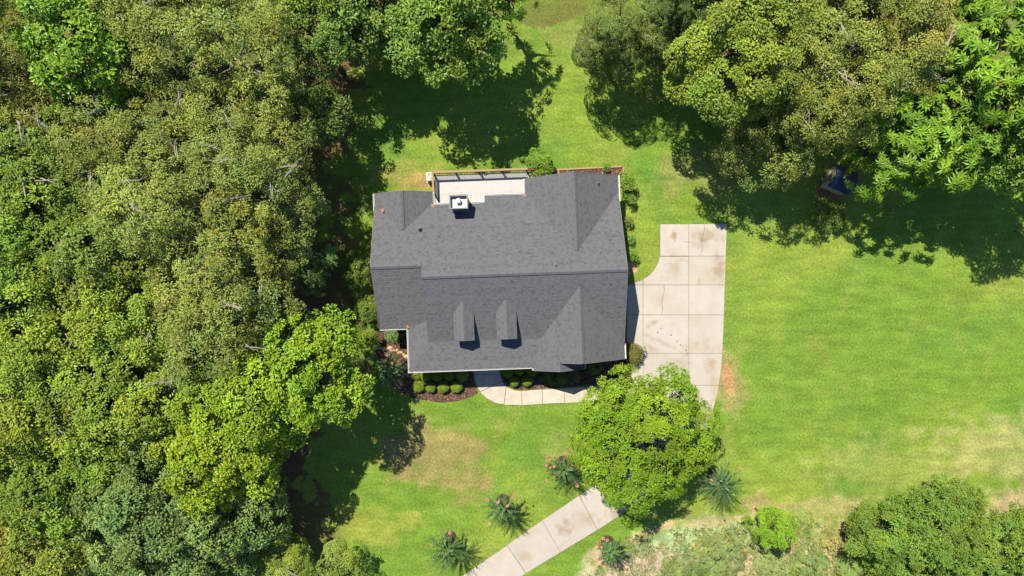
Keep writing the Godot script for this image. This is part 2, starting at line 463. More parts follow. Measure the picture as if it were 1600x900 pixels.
func make_beds() -> void:
	bed(poly([-10.70, 3.25, -10.80, 4.75, -10.20, 6.40, -9.60, 7.40, -8.90, 8.10, -7.50, 8.65, -5.50, 8.95, -4.20, 8.80, -3.25, 8.50, -2.65, 8.15, -2.95, 7.50, -3.10, 6.50, -3.15, 5.50, -7.40, 5.25, -7.70, 3.00]), 0.05, 3200)
	bed(poly([-0.85, 5.50, -0.78, 6.80, -0.60, 7.30, -0.25, 7.70, 0.25, 7.90, 0.75, 7.95, 2.50, 7.83, 5.00, 7.65, 8.00, 7.45, 9.40, 7.00, 9.25, 5.80, 8.88, 5.15, 8.00, 4.50]), 0.05, 2600)
	bed(poly([3.20, -9.18, 8.50, -9.43, 8.55, -8.45, 3.20, -8.30]), 0.12, 700)
	var e := thing("timber_edging", "brown timber edging round the mulch strip behind the back gable", "edging", Vector3(5.85, 0, -9.3))
	for t in [[3.10, -9.20, 8.65, -9.47, 0.2], [8.65, -9.50, 8.70, -8.35, 0.2], [3.62, -9.20, 3.65, -8.30, 0.17]]:
		var a := Vector3(t[0], 0, t[1]) - e.position
		var b := Vector3(t[2], 0, t[3]) - e.position
		var s := Shape.new()
		s.box((a + b) / 2 + Vector3.UP * t[4] / 2, Vector3(a.distance_to(b), t[4], 0.12), Basis(Vector3.UP, -atan2(b.z - a.z, b.x - a.x)))
		part(e, "timber", s, M.timber)
	var edge := thing("stone_edging", "row of tan stones edging the bed at the house corner", "stones", Vector3(-9.4, 0, 5.0))
	for k in 17:
		var f := k / 16.0
		var at := Vector3(lerpf(-10.75, -7.95, f), 0.05, lerpf(4.55, 5.55, f) - 0.25 * sin(f * PI)) + Vector3(rng.randf_range(-0.04, 0.04), 0, rng.randf_range(-0.12, 0.12))
		part(edge, "stone", rock(rng.randf_range(0.12, 0.2), k), M.stone, at - edge.position)

func rock(r: float, seed_: int) -> Shape:
	var s := Shape.new()
	var t := rng.randf_range(0.7, 1.15)
	s.tint = Color(t, t * rng.randf_range(0.85, 1.05), t * rng.randf_range(0.7, 1.1))
	var f := noise(1.4, 2, 100 + seed_)
	lump(s, Vector3(r, r * 0.7, r * 0.85), f, 0.5, 5, 8)
	return s

func lump(s: Shape, radii: Vector3, f: FastNoiseLite, uneven: float, rows: int, cols: int, at := Vector3.ZERO) -> void:
	var pts := []
	for i in rows + 1:
		var line := PackedVector3Array()
		for k in cols:
			var d := Vector3(sin(PI * i / rows) * cos(TAU * k / cols), cos(PI * i / rows), sin(PI * i / rows) * sin(TAU * k / cols))
			line.append(at + d * radii * (1.0 + uneven * f.get_noise_3dv(d * 1.5)))
		pts.append(line)
	for i in rows:
		for k in cols:
			var k2 := (k + 1) % cols
			s.quad(pts[i][k], pts[i][k2], pts[i + 1][k2], pts[i + 1][k], pts[i][k] + pts[i + 1][k2] - at * 2.0)

# ------------------------------------------------------------------ the house
func roof(house: Node3D, called: String, outline: PackedVector2Array, p0: Vector2, h0: float, grad: Vector2) -> void:
	# one slope: its boarded plate, and over it courses of laminated shingles of uneven tone
	var up := grad.normalized()
	var along := Vector2(-up.y, up.x)
	var hgt := func(p: Vector2) -> float: return h0 + (p - p0).dot(grad)
	var plate := Shape.new()
	var ids := Geometry2D.triangulate_polygon(outline)
	for i in range(0, ids.size(), 3):
		var t := []
		for k in 3:
			var p: Vector2 = outline[ids[i + k]]
			t.append(Vector3(p.x, hgt.call(p), p.y))
		plate.tri(t[0], t[1], t[2], Vector3.UP)
		plate.tri(t[0] - Vector3(0, 0.16, 0), t[1] - Vector3(0, 0.16, 0), t[2] - Vector3(0, 0.16, 0), Vector3.DOWN)
	var cw := Geometry2D.is_polygon_clockwise(outline)
	for i in outline.size():
		var a := outline[i]
		var b := outline[(i + 1) % outline.size()]
		var o := Vector2(b.y - a.y, a.x - b.x) * (-1.0 if cw else 1.0)
		var ha: float = hgt.call(a)
		var hb: float = hgt.call(b)
		plate.quad(Vector3(a.x, ha - 0.16, a.y), Vector3(b.x, hb - 0.16, b.y), Vector3(b.x, hb, b.y), Vector3(a.x, ha, a.y), Vector3(o.x, 0, o.y))
	var root := part(house, called, plate, M.metal_grey)
	var s := Shape.new()
	var step := 0.142 * cos(atan(grad.length()))
	var lo := Vector2(9e9, 9e9)
	var hi := -lo
	for p in outline:
		var q := Vector2(p.dot(along), p.dot(up))
		lo = lo.min(q)
		hi = hi.max(q)
	var v := lo.y - 0.03
	while v < hi.y:
		var course := rng.randf_range(0.93, 1.06)
		var u := lo.x - rng.randf() * 0.3
		while u < hi.x:
			var w := rng.randf_range(0.09, 0.22)
			var quad := PackedVector2Array([along * u + up * v, along * (u + w) + up * v, along * (u + w) + up * (v + step * 1.04), along * u + up * (v + step * 1.04)])
			u += w
			var inside := 0
			for p in quad:
				inside += int(Geometry2D.is_point_in_polygon(p, outline))
			var g := course * rng.randf_range(0.78, 1.14) * (1.0 if rng.randf() > 0.15 else rng.randf_range(0.75, 1.4))
			s.tint = Color(g, g, g * rng.randf_range(0.98, 1.05))
			var thick := rng.randf_range(0.014, 0.03)
			var lift := func(p: Vector2) -> Vector3:
				var f := clampf((p.dot(up) - v) / (step * 1.04), 0, 1)
				return Vector3(p.x, hgt.call(p) + lerpf(thick, 0.003, f), p.y)
			if inside == 4:
				var c0: Vector3 = lift.call(quad[0])
				var c1: Vector3 = lift.call(quad[1])
				s.quad(c0, c1, lift.call(quad[2]), lift.call(quad[3]), Vector3.UP)
				s.quad(c0, c1, c1 - Vector3(0, thick - 0.002, 0), c0 - Vector3(0, thick - 0.002, 0), Vector3(-up.x, 0.0, -up.y))
			elif inside > 0:
				for piece in Geometry2D.intersect_polygons(quad, outline):
					for k in range(1, piece.size() - 1):
						s.tri(lift.call(piece[0]), lift.call(piece[k]), lift.call(piece[k + 1]), Vector3.UP)
		v += step
	part(root, "shingles", s, M.shingle).set_meta("kind", "stuff")

func ridge(house: Node3D, a: Vector3, b: Vector3, side1: float, side2: float, raise := 0.035) -> void:
	# a line of folded cap shingles from a to b; side1 and side2 are the slopes' falls per metre to either hand
	var t := (b - a).normalized()
	var out := Vector3(-t.z, 0, t.x).normalized()
	var each := 0.21
	var count := int(a.distance_to(b) / each)
	for k in count:
		var s := Shape.new()
		var g := rng.randf_range(0.85, 1.25) * (1.0 if rng.randf() > 0.15 else 1.6)
		s.tint = Color(g, g, g * 1.02)
		var p := a + t * (each * k - 0.02)
		var q := a + t * (each * (k + 1) + 0.02)
		var up0 := Vector3(0, raise + 0.022, 0)
		var up1 := Vector3(0, raise + 0.004, 0)
		for d in [[out, side1], [-out, side2]]:
			var e0: Vector3 = d[0] * 0.165 - Vector3(0, 0.165 * d[1], 0)
			s.quad(p + up0, q + up1, q + up1 + e0, p + up0 + e0, Vector3.UP)
			s.quad(p + up0 + e0, q + up1 + e0, q + e0 - Vector3(0, 0.01, 0), p + e0 - Vector3(0, 0.01, 0), d[0])
			s.tri(p + up0, p + up0 + e0, p + e0, -t)
			s.tri(p + up0, p + e0, p, -t)
		part(house, "ridge_cap", s, M.shingle)

func gutter(house: Node3D, a: Vector2, b: Vector2, h: float, outward: Vector2) -> void:
	var s := Shape.new()
	var o := Vector3(outward.x, 0, outward.y)
	var p := Vector3(a.x, h, a.y)
	var q := Vector3(b.x, h, b.y)
	var mid := (p + q) / 2
	var turn := Basis(Vector3.UP, -atan2(q.z - p.z, q.x - p.x))
	var n := p.distance_to(q)
	s.box(mid + o * 0.012 - Vector3(0, 0.09, 0), Vector3(n, 0.18, 0.02), turn)
	s.box(mid + o * 0.055 - Vector3(0, 0.125, 0), Vector3(n, 0.014, 0.066), turn)
	s.box(mid + o * 0.095 - Vector3(0, 0.065, 0), Vector3(n, 0.13, 0.014), turn)
	s.box(mid + o * 0.085 + Vector3(0, 0.004, 0), Vector3(n, 0.008, 0.034), turn)
	part(house, "gutter", s, M.trim)

func rakeboard(house: Node3D, a: Vector3, b: Vector3, out: Vector3) -> void:
	var s := Shape.new()
	var d := (b - a)
	var t := d.normalized()
	var side := out.normalized()
	var upv := side.cross(t)
	if upv.y < 0:
		upv = -upv
	s.box((a + b) / 2 + side * 0.014 - upv * 0.07, Vector3(d.length(), 0.2, 0.024), Basis(t, upv, t.cross(upv)))
	part(house, "rake_board", s, M.metal_grey)

func gable_wall(house: Node3D, x0: float, x1: float, z0: float, z1: float, eave: float, peak: float, along_z: bool, m: Material) -> void:
	# walls of one block: four sides, the two ends rising to the ridge
	var s := Shape.new()
	var xm := (x0 + x1) / 2
	var zm := (z0 + z1) / 2
	for z in [z0, z1]:
		var hint := Vector3(0, 0, z - zm)
		s.quad(Vector3(x0, 0, z), Vector3(x1, 0, z), Vector3(x1, eave, z), Vector3(x0, eave, z), hint)
		if along_z:
			s.tri(Vector3(x0, eave, z), Vector3(x1, eave, z), Vector3(xm, peak, z), hint)
	for x in [x0, x1]:
		var hint := Vector3(x - xm, 0, 0)
		s.quad(Vector3(x, 0, z0), Vector3(x, 0, z1), Vector3(x, eave, z1), Vector3(x, eave, z0), hint)
		if not along_z:
			s.tri(Vector3(x, eave, z0), Vector3(x, eave, z1), Vector3(x, peak, zm), hint)
	part(house, "wall", s, m)

func window(house: Node3D, at: Vector3, wide: float, tall: float, out: Vector3) -> void:
	var turn := Basis(Vector3.UP, atan2(out.x, out.z))
	var s := Shape.new()
	for e in [[Vector3(0, tall / 2, 0), Vector3(wide + 0.16, 0.08, 0.08)], [Vector3(0, -tall / 2, 0), Vector3(wide + 0.2, 0.08, 0.1)], [Vector3(wide / 2, 0, 0), Vector3(0.08, tall - 0.08, 0.08)], [Vector3(-wide / 2, 0, 0), Vector3(0.08, tall - 0.08, 0.08)], [Vector3.ZERO, Vector3(wide - 0.08, 0.05, 0.06)]]:
		s.box(at + turn * (e[0] + Vector3(0, 0, 0.03)), e[1], turn)
	var f := part(house, "window", s, M.trim)
	var p := Shape.new()
	p.box(at + turn * Vector3(0, 0, 0.012), Vector3(wide - 0.06, tall - 0.06, 0.02), turn)
	part(f, "pane", p, M.glass)

func make_house() -> void:
	var h := thing("house", "one-storey house with dark grey shingle roof, gables and two dormers", "house", Vector3.ZERO, HOUSE_TURN)
	var pitch := 0.5
	var n_eave := 2.95
	var main_h := 5.89
	var left_h := 5.48
	# walls
	gable_wall(h, -9.5, -6.2, -6.1, 2.25, 2.95, 5.2, false, M.siding)
	gable_wall(h, -6.2, 7.75, -5.95, 3.7, 2.95, 5.6, false, M.siding)
	gable_wall(h, -9.45, -5.95, -6.95, -3.0, 2.95, 3.95, true, M.siding)
	gable_wall(h, 1.6, 7.73, -7.65, -2.0, 2.85, 4.9, true, M.siding)
	gable_wall(h, 1.75, 7.72, 0.5, 5.1, 2.95, 5.0, true, M.siding)
	gable_wall(h, 1.78, 4.75, 4.0, 5.72, 2.95, 3.95, true, M.siding)
	# slopes of the main block and of the lower left block
	roof(h, "roof_slope", PackedVector2Array([Vector2(-9.87, -6.32), Vector2(-1.78, -6.32), Vector2(-1.78, -6.88), Vector2(8.08, -6.88), Vector2(8.08, -1.0), Vector2(-6.27, -1.0), Vector2(-6.27, -1.82), Vector2(-9.87, -1.82)]), Vector2(0, -1.0), main_h, Vector2(0, pitch))
	roof(h, "roof_slope", PackedVector2Array([Vector2(-6.27, -1.0), Vector2(8.08, -1.0), Vector2(8.08, 4.6), Vector2(1.7, 4.6), Vector2(1.7, 3.76), Vector2(-6.2, 3.76)]), Vector2(0, -1.0), main_h, Vector2(0, -pitch))
	roof(h, "roof_slope", PackedVector2Array([Vector2(-9.87, -1.82), Vector2(-6.0, -1.82), Vector2(-6.0, 2.66), Vector2(-9.78, 2.66)]), Vector2(0, -1.82), left_h, Vector2(0, -pitch))
	# porch: a shallower skirt with a hip at its corner
	roof(h, "porch_slope", PackedVector2Array([Vector2(-7.74, 5.86), Vector2(-6.16, 3.7), Vector2(1.95, 3.7), Vector2(1.95, 5.86)]), Vector2(0, 3.74), 3.52, Vector2(0, -0.15))
	roof(h, "porch_slope", PackedVector2Array([Vector2(-7.74, 5.86), Vector2(-7.74, 2.5), Vector2(-6.7, 2.0), Vector2(-6.16, 1.8), Vector2(-6.16, 3.7)]), Vector2(-7.74, 0), 3.205, Vector2(0.2, 0))
	# back left gable
	roof(h, "gable_slope", PackedVector2Array([Vector2(-9.87, -7.28), Vector2(-7.72, -7.28), Vector2(-7.72, -4.2), Vector2(-9.87, -4.2)]), Vector2(-7.72, 0), 4.22, Vector2(pitch, 0))
	roof(h, "gable_slope", PackedVector2Array([Vector2(-7.72, -7.28), Vector2(-5.57, -7.28), Vector2(-5.57, -4.2), Vector2(-7.72, -4.2)]), Vector2(-7.72, 0), 4.22, Vector2(-pitch, 0))
	# back right gable
	roof(h, "gable_slope", PackedVector2Array([Vector2(1.21, -8.02), Vector2(4.68, -8.02), Vector2(4.68, -2.2), Vector2(1.21, -2.2)]), Vector2(4.68, 0), 5.22, Vector2(0.66, 0))
	roof(h, "gable_slope", PackedVector2Array([Vector2(4.68, -8.02), Vector2(8.12, -8.02), Vector2(8.12, -2.2), Vector2(4.68, -2.2)]), Vector2(4.68, 0), 5.22, Vector2(-0.66, 0))
	# front gable and the small one nested in it
	roof(h, "gable_slope", PackedVector2Array([Vector2(1.36, -0.1), Vector2(4.74, -0.1), Vector2(4.74, 5.5), Vector2(3.25, 5.5), Vector2(3.25, 6.12), Vector2(1.36, 6.12)]), Vector2(4.74, 0), 5.37, Vector2(0.672, 0))
	roof(h, "gable_slope", PackedVector2Array([Vector2(4.74, -0.1), Vector2(8.11, -0.1), Vector2(8.11, 5.5), Vector2(4.74, 5.5)]), Vector2(4.74, 0), 5.37, Vector2(-0.672, 0))
	roof(h, "gable_slope", PackedVector2Array([Vector2(3.25, 5.2), Vector2(5.12, 5.2), Vector2(5.12, 6.12), Vector2(3.25, 6.12)]), Vector2(3.25, 0), 4.37, Vector2(-0.672, 0))
	# dormers
	for x in [-3.53, -0.48]:
		var d := part(h, "dormer", dormer_walls(x), M.dark_siding)
		var f := Shape.new()
		f.box(Vector3(x, 4.1, 3.44), Vector3(0.7, 0.75, 0.05))
		part(d, "dormer_window", f, M.trim)
		roof(h, "dormer_slope", PackedVector2Array([Vector2(x - 0.72, 0.6), Vector2(x, 0.6), Vector2(x, 3.63), Vector2(x - 0.72, 3.63)]), Vector2(x, 0), 5.0, Vector2(0.58, 0))
		roof(h, "dormer_slope", PackedVector2Array([Vector2(x, 0.6), Vector2(x + 0.72, 0.6), Vector2(x + 0.72, 3.63), Vector2(x, 3.63)]), Vector2(x, 0), 5.0, Vector2(-0.58, 0))
		ridge(h, Vector3(x, 5.0, 3.6), Vector3(x, 5.0, 0.75), 0.58, 0.58, 0.02)
	# ridge caps
	ridge(h, Vector3(-6.25, main_h, -1.0), Vector3(8.06, main_h, -1.0), pitch, pitch, 0.06)
	ridge(h, Vector3(-9.85, left_h, -1.82), Vector3(-6.25, left_h, -1.82), pitch, pitch, 0.05)
	ridge(h, Vector3(-7.72, 4.22, -7.25), Vector3(-7.72, 4.22, -4.4), pitch, pitch, 0.05)
	ridge(h, Vector3(4.68, 5.22, -8.0), Vector3(4.68, 5.22, -2.4), 0.66, 0.66, 0.05)
	ridge(h, Vector3(4.74, 5.37, 5.48), Vector3(4.74, 5.37, 0.05), 0.672, 0.672, 0.05)
	ridge(h, Vector3(3.25, 4.37, 6.1), Vector3(3.25, 4.37, 5.5), 0.672, 0.672, 0.0)
	ridge(h, Vector3(-7.7, 3.21, 5.81), Vector3(-6.2, 3.51, 3.76), 0.06, 0.06, 0.0)
	# gutters and boards
	gutter(h, Vector2(-9.8, 2.66), Vector2(-7.8, 2.66), 3.22, Vector2(0, 1))
	gutter(h, Vector2(-7.74, 2.75), Vector2(-7.74, 5.9), 3.2, Vector2(-1, 0))
	gutter(h, Vector2(-7.86, 5.86), Vector2(1.26, 5.86), 3.2, Vector2(0, 1))
	gutter(h, Vector2(1.36, 5.75), Vector2(1.36, 6.12), 3.1, Vector2(-1, 0))
	gutter(h, Vector2(-9.87, -7.28), Vector2(-9.87, -6.0), 3.14, Vector2(-1, 0))
	gutter(h, Vector2(-5.57, -7.28), Vector2(-5.57, -6.3), 3.14, Vector2(1, 0))
	gutter(h, Vector2(-5.5, -6.32), Vector2(-4.3, -6.32), 3.22, Vector2(0, -1))
	gutter(h, Vector2(-2.86, -6.32), Vector2(-1.78, -6.32), 3.22, Vector2(0, -1))
	gutter(h, Vector2(-1.78, -6.88), Vector2(1.2, -6.88), 2.94, Vector2(0, -1))
	gutter(h, Vector2(1.21, -8.02), Vector2(1.21, -6.9), 2.92, Vector2(-1, 0))
	gutter(h, Vector2(8.12, -8.02), Vector2(8.12, -6.1), 2.94, Vector2(1, 0))
	gutter(h, Vector2(8.11, 4.4), Vector2(8.11, 5.5), 3.1, Vector2(1, 0))
	gutter(h, Vector2(5.12, 5.55), Vector2(5.12, 6.12), 3.1, Vector2(1, 0))
	for r in [[8.08, 1, -6.1, 3.34, -1.0, main_h], [8.08, 1, 4.45, 3.16, -1.0, main_h], [-9.87, -1, -6.0, 3.39, -1.82, left_h], [-9.83, -1, 2.66, 3.24, -1.82, left_h]]:
		rakeboard(h, Vector3(r[0], r[3], r[2]), Vector3(r[0], r[5], r[4]), Vector3(r[1], 0, 0))
	for r in [[-9.87, 3.145, -7.72, 4.22, -7.28, -1], [-5.57, 3.145, -7.72, 4.22, -7.28, -1], [1.21, 2.93, 4.68, 5.22, -8.02, -1], [8.12, 2.95, 4.68, 5.22, -8.02, -1], [8.11, 3.1, 4.74, 5.37, 5.5, 1], [3.3, 4.4, 4.74, 5.37, 5.5, 1], [1.36, 3.1, 3.25, 4.37, 6.12, 1], [5.12, 3.11, 3.25, 4.37, 6.12, 1]]:
		rakeboard(h, Vector3(r[0], r[1], r[4]), Vector3(r[2], r[3], r[4]), Vector3(0, 0, r[5]))
	# vent pipes
	var vents := [[-6.48, -4.50, 4.42], [3.10, -1.50, 5.62], [6.46, -7.34, 4.05]]
	for v in vents:
		var s := Shape.new()
		s.lathe([Vector2(0.04, -0.1), Vector2(0.04, 0.3), Vector2(0.03, 0.3), Vector2(0.03, 0.1), Vector2(0.0, 0.1)], 10)
		s.lathe([Vector2(0.16, -0.06), Vector2(0.07, 0.1), Vector2(0.05, 0.1)], 10)
		part(h, "vent_pipe", s, M.metal_grey, Vector3(v[0], v[2], v[1]))
	# doors, windows, porch posts
	for z in [-0.4, 3.0]:
		var g := Shape.new()
		for k in 4:
			g.box(Vector3(7.78, 0.28 + 0.53 * k, z), Vector3(0.05, 0.51, 2.6))
		part(h, "garage_door", g, M.trim)
	for w in [[-8.2, -6.97, -1], [-4.9, -5.97, -1], [-0.4, -5.97, -1], [3.2, -7.67, -1], [6.2, -7.67, -1], [-4.6, 3.72, 1], [0.4, 3.72, 1], [3.25, 5.74, 1]]:
		window(h, Vector3(w[0], 1.6, w[1]), 1.1, 1.5, Vector3(0, 0, w[2]))
	var door := Shape.new()
	door.box(Vector3(-2.05, 1.2, 3.73), Vector3(1.0, 2.1, 0.06))
	part(h, "front_door", door, M.rail_wood)
	var floor_ := Shape.new()
	floor_.box(Vector3(-2.95, 0.1, 4.6), Vector3(8.9, 0.2, 1.75))
	part(h, "porch_floor", floor_, M.walk_concrete)
	for x in [-7.2, -4.6, -3.05, -1.0, 0.9]:
		var c := Shape.new()
		c.box(Vector3(x, 1.6, 5.3), Vector3(0.16, 2.85, 0.16))
		part(h, "porch_post", c, M.trim)
	chimney(h)
	for q in [[-5.55, 3.28, -6.2, 0.2], [1.16, 3.0, -6.75, 0.16], [-7.7, 3.3, 2.55, 0.16], [-9.2, 3.66, -6.0, 0.12]]:
		var leaves := Shape.new()
		for k in 26:
			var t := rng.randf_range(0.6, 1.3)
			leaves.tint = Color(t, t * rng.randf_range(0.8, 1.15), t)
			leaf(leaves, Vector3(q[0] + rng.randfn(0, q[3] * 0.5), q[1] + rng.randf_range(0.0, 0.05), q[2] + rng.randfn(0, q[3] * 0.5)), Vector3(rng.randf_range(-1, 1), 0.1, rng.randf_range(-1, 1)).normalized(), Vector3.UP, 0.09, 0.05)
		part(h, "leaf_debris", leaves, M.litter_leaf).set_meta("kind", "stuff")

func dormer_walls(x: float) -> Shape:
	var s := Shape.new()
	for z in [3.4]:
		s.quad(Vector3(x - 0.58, 3.3, z), Vector3(x + 0.58, 3.3, z), Vector3(x + 0.58, 4.5, z), Vector3(x - 0.58, 4.5, z), Vector3(0, 0, 1))
		s.tri(Vector3(x - 0.58, 4.5, z), Vector3(x + 0.58, 4.5, z), Vector3(x, 4.82, z), Vector3(0, 0, 1))
	for e in [-0.58, 0.58]:
		s.quad(Vector3(x + e, 3.3, 3.4), Vector3(x + e, 4.5, 3.4), Vector3(x + e, 4.5, 1.3), Vector3(x + e, 3.3, 1.3), Vector3(e, 0, 0))
	return s

func chimney(h: Node3D) -> void:
	var x0 := -4.22
	var x1 := -2.90
	var z0 := -6.74
	var z1 := -5.74
	var c := Vector3((x0 + x1) / 2, 0, (z0 + z1) / 2)
	var body := Shape.new()
	body.box(c + Vector3(0, 2.3, 0), Vector3(x1 - x0 - 0.12, 4.6, z1 - z0 - 0.12))
	var root := part(h, "chimney", body, M.dark_siding)
	var rim := Shape.new()
	for e in [[0, -1, x1 - x0, 0.09], [0, 1, x1 - x0, 0.09], [-1, 0, 0.09, z1 - z0 - 0.18], [1, 0, 0.09, z1 - z0 - 0.18]]:
		rim.box(Vector3(c.x + e[0] * (x1 - x0 - 0.09) / 2, 4.79, c.z + e[1] * (z1 - z0 - 0.09) / 2), Vector3(e[2], 0.40, e[3]))
	part(root, "chimney_rim", rim, M.metal_grey)
	var pan := Shape.new()
	pan.box(c + Vector3(0, 4.615, 0), Vector3(x1 - x0 - 0.19, 0.03, z1 - z0 - 0.19))
	part(root, "chimney_pan", pan, M.pan)
	var cap := Shape.new()
	cap.lathe([Vector2(0.11, 4.62), Vector2(0.11, 4.86), Vector2(0.2, 4.87), Vector2(0.2, 4.9), Vector2(0.13, 4.97), Vector2(0.0, 4.99)], 18, c + Vector3(-0.02, 0, -0.08))
	part(root, "flue_cap", cap, M.pan)
	var fl := Shape.new()
	fl.box(Vector3(c.x, 3.6, z1 - 0.02), Vector3(x1 - x0, 0.06, 0.1))
	part(root, "flashing", fl, M.metal_grey)

# ------------------------------------------------------------------ deck
func make_deck() -> void:
	var d := thing("deck", "pale board deck with brown railing and steps behind the house", "deck", Vector3.ZERO, HOUSE_TURN)
	var z := -8.84
	while z < -5.98:
		var s := Shape.new()
		var t := rng.randf_range(0.95, 1.04)
		s.tint = Color(t, t, t * 0.995)
		s.box(Vector3(-2.08, 0.985, z + 0.069), Vector3(7.06, 0.03, 0.134))
		part(d, "board", s, M.deck_board)
		z += 0.139
	var f := Shape.new()
	for e in [[Vector3(-2.08, 0.83, -8.83), Vector3(7.06, 0.26, 0.05)], [Vector3(-5.58, 0.83, -7.4), Vector3(0.05, 0.26, 2.8)], [Vector3(1.42, 0.83, -7.4), Vector3(0.05, 0.26, 2.8)]]:
		f.box(e[0], e[1])
	part(d, "frame", f, M.rail_wood)
	for x in [-5.65, -3.95, -2.15, -0.4, 1.45]:
		railing_post(d, x, -8.92, 2.02)
	railing_post(d, -5.65, -7.35, 2.02)
	for r in [[-5.65, -8.92, 1.45, -8.92], [-5.65, -8.92, -5.65, -7.35]]:
		var a := Vector3(r[0], 0, r[1])
		var b := Vector3(r[2], 0, r[3])
		handrail(d, a + Vector3.UP * 1.98, b + Vector3.UP * 1.98, 0.95)
	# steps down to the lawn
	var st := Shape.new()
	st.box(Vector3(2.15, 0.45, -8.86), Vector3(1.75, 0.22, 0.05), Basis(Vector3(0, 0, 1), -0.56))
	st.box(Vector3(2.15, 0.45, -7.9), Vector3(1.75, 0.22, 0.05), Basis(Vector3(0, 0, 1), -0.56))
	var steps := part(d, "steps", st, M.rail_wood)
	for k in 6:
		var t := Shape.new()
		t.box(Vector3(1.6 + 0.27 * k, 0.86 - 0.15 * k, -8.38), Vector3(0.25, 0.035, 0.9))
		part(steps, "tread", t, M.deck_board)
	railing_post(d, 3.05, -8.92, 1.05)
	handrail(d, Vector3(1.45, 1.95, -8.92), Vector3(3.05, 1.05, -8.92), 0.9)

func railing_post(d: Node3D, x: float, z: float, top: float) -> void:
	var s := Shape.new()
	s.box(Vector3(x, top / 2, z), Vector3(0.1, top, 0.1))
	part(d, "post", s, M.rail_wood)

func handrail(d: Node3D, a: Vector3, b: Vector3, tall: float) -> void:
	var t := (b - a).normalized()
	var side := t.cross(Vector3.UP).normalized()
	var turn := Basis(t, side.cross(t), side)
	var s := Shape.new()
	s.box((a + b) / 2 + Vector3(0, 0.025, 0), Vector3(a.distance_to(b) + 0.12, 0.04, 0.15), turn)
	part(d, "handrail", s, M.timber if t.y == 0.0 else M.rail_wood)
	var s2 := Shape.new()
	s2.box((a + b) / 2 - Vector3(0, tall - 0.16, 0), Vector3(a.distance_to(b), 0.08, 0.04), turn)
	s2.box((a + b) / 2 - Vector3(0, 0.04, 0), Vector3(a.distance_to(b), 0.08, 0.04), turn)
	part(d, "bottom_rail", s2, M.rail_wood)
	var n := int(a.distance_to(b) / 0.125)
	for k in n:
		var p := a.lerp(b, (k + 0.5) / n)
		var q := Shape.new()
		q.box(p - Vector3(0, tall / 2, 0), Vector3(0.036, tall - 0.12, 0.036))
		part(d, "baluster", q, M.rail_wood)

func make_yard() -> void:
	var u := thing("air_conditioner", "small off-white outdoor unit beside the deck's west rail", "air conditioner", Vector3(-6.28, 0, -8.6), HOUSE_TURN)
	var s := Shape.new()
	s.box(Vector3(0, 0.4, 0), Vector3(0.62, 0.74, 0.62))
	part(u, "casing", s, M.trim)
	s = Shape.new()
	s.box(Vector3(0, 0.015, 0), Vector3(0.8, 0.05, 0.8))
	part(u, "pad", s, M.walk_concrete)
	s = Shape.new()
	for k in 5:
		s.lathe([Vector2(0.05 + 0.05 * k, 0.785), Vector2(0.065 + 0.05 * k, 0.785)], 16)
	part(u, "fan_grille", s, M.black)
	# garden playhouse
	var p := thing("playhouse", "small playhouse with navy roof and beige walls under the trees", "playhouse", Vector3(25.05, 0, -8.25), -0.415)
	s = Shape.new()
	for z in [-0.72, 0.72]:
		s.quad(Vector3(-0.72, 0, z), Vector3(0.72, 0, z), Vector3(0.72, 1.62, z), Vector3(-0.72, 1.62, z), Vector3(0, 0, z))
	for x in [-0.72, 0.72]:
		s.quad(Vector3(x, 0, -0.72), Vector3(x, 0, 0.72), Vector3(x, 1.62, 0.72), Vector3(x, 1.62, -0.72), Vector3(x, 0, 0))
		s.tri(Vector3(x, 1.62, -0.72), Vector3(x, 1.62, 0.72), Vector3(x, 2.25, 0), Vector3(x, 0, 0))
	var wall := part(p, "wall", s, M.beige)
	for x in [-0.73, 0.73]:
		for z in [-0.73, 0.73]:
			var t := Shape.new()
			t.box(Vector3(x, 0.8, z), Vector3(0.07, 1.6, 0.07))
			part(wall, "corner_trim", t, M.trim)
	for e in [-1, 1]:
		var t := Shape.new()
		var turn := Basis(Vector3(1, 0, 0), e * 0.70)
		t.box(Vector3(0, 1.93, e * 0.46), Vector3(1.72, 0.06, 1.22), turn)
		part(p, "roof_slope", t, M.navy)
	var dr := Shape.new()
	dr.box(Vector3(-0.735, 0.75, 0.1), Vector3(0.03, 1.2, 0.55))
	part(p, "door", dr, M.timber)

# ------------------------------------------------------------------ plants
func leaf(s: Shape, base: Vector3, dir: Vector3, up: Vector3, length: float, width: float, fold := 0.25) -> void:
	var side := dir.cross(up).normalized()
	var nrm := side.cross(dir).normalized()
	var mid := base + dir * length * 0.45
	var tip := base + dir * length - nrm * length * 0.12
	var l := mid + side * width * 0.5 + nrm * width * fold
	var r := mid - side * width * 0.5 + nrm * width * fold
	s.tri(base, l, tip, nrm)
	s.tri(base, tip, r, nrm)

func rnd_dir(low := -1.0) -> Vector3:
	var y := rng.randf_range(low, 1.0)
	var w := rng.randf() * TAU
	return Vector3(sqrt(1 - y * y) * cos(w), y, sqrt(1 - y * y) * sin(w))

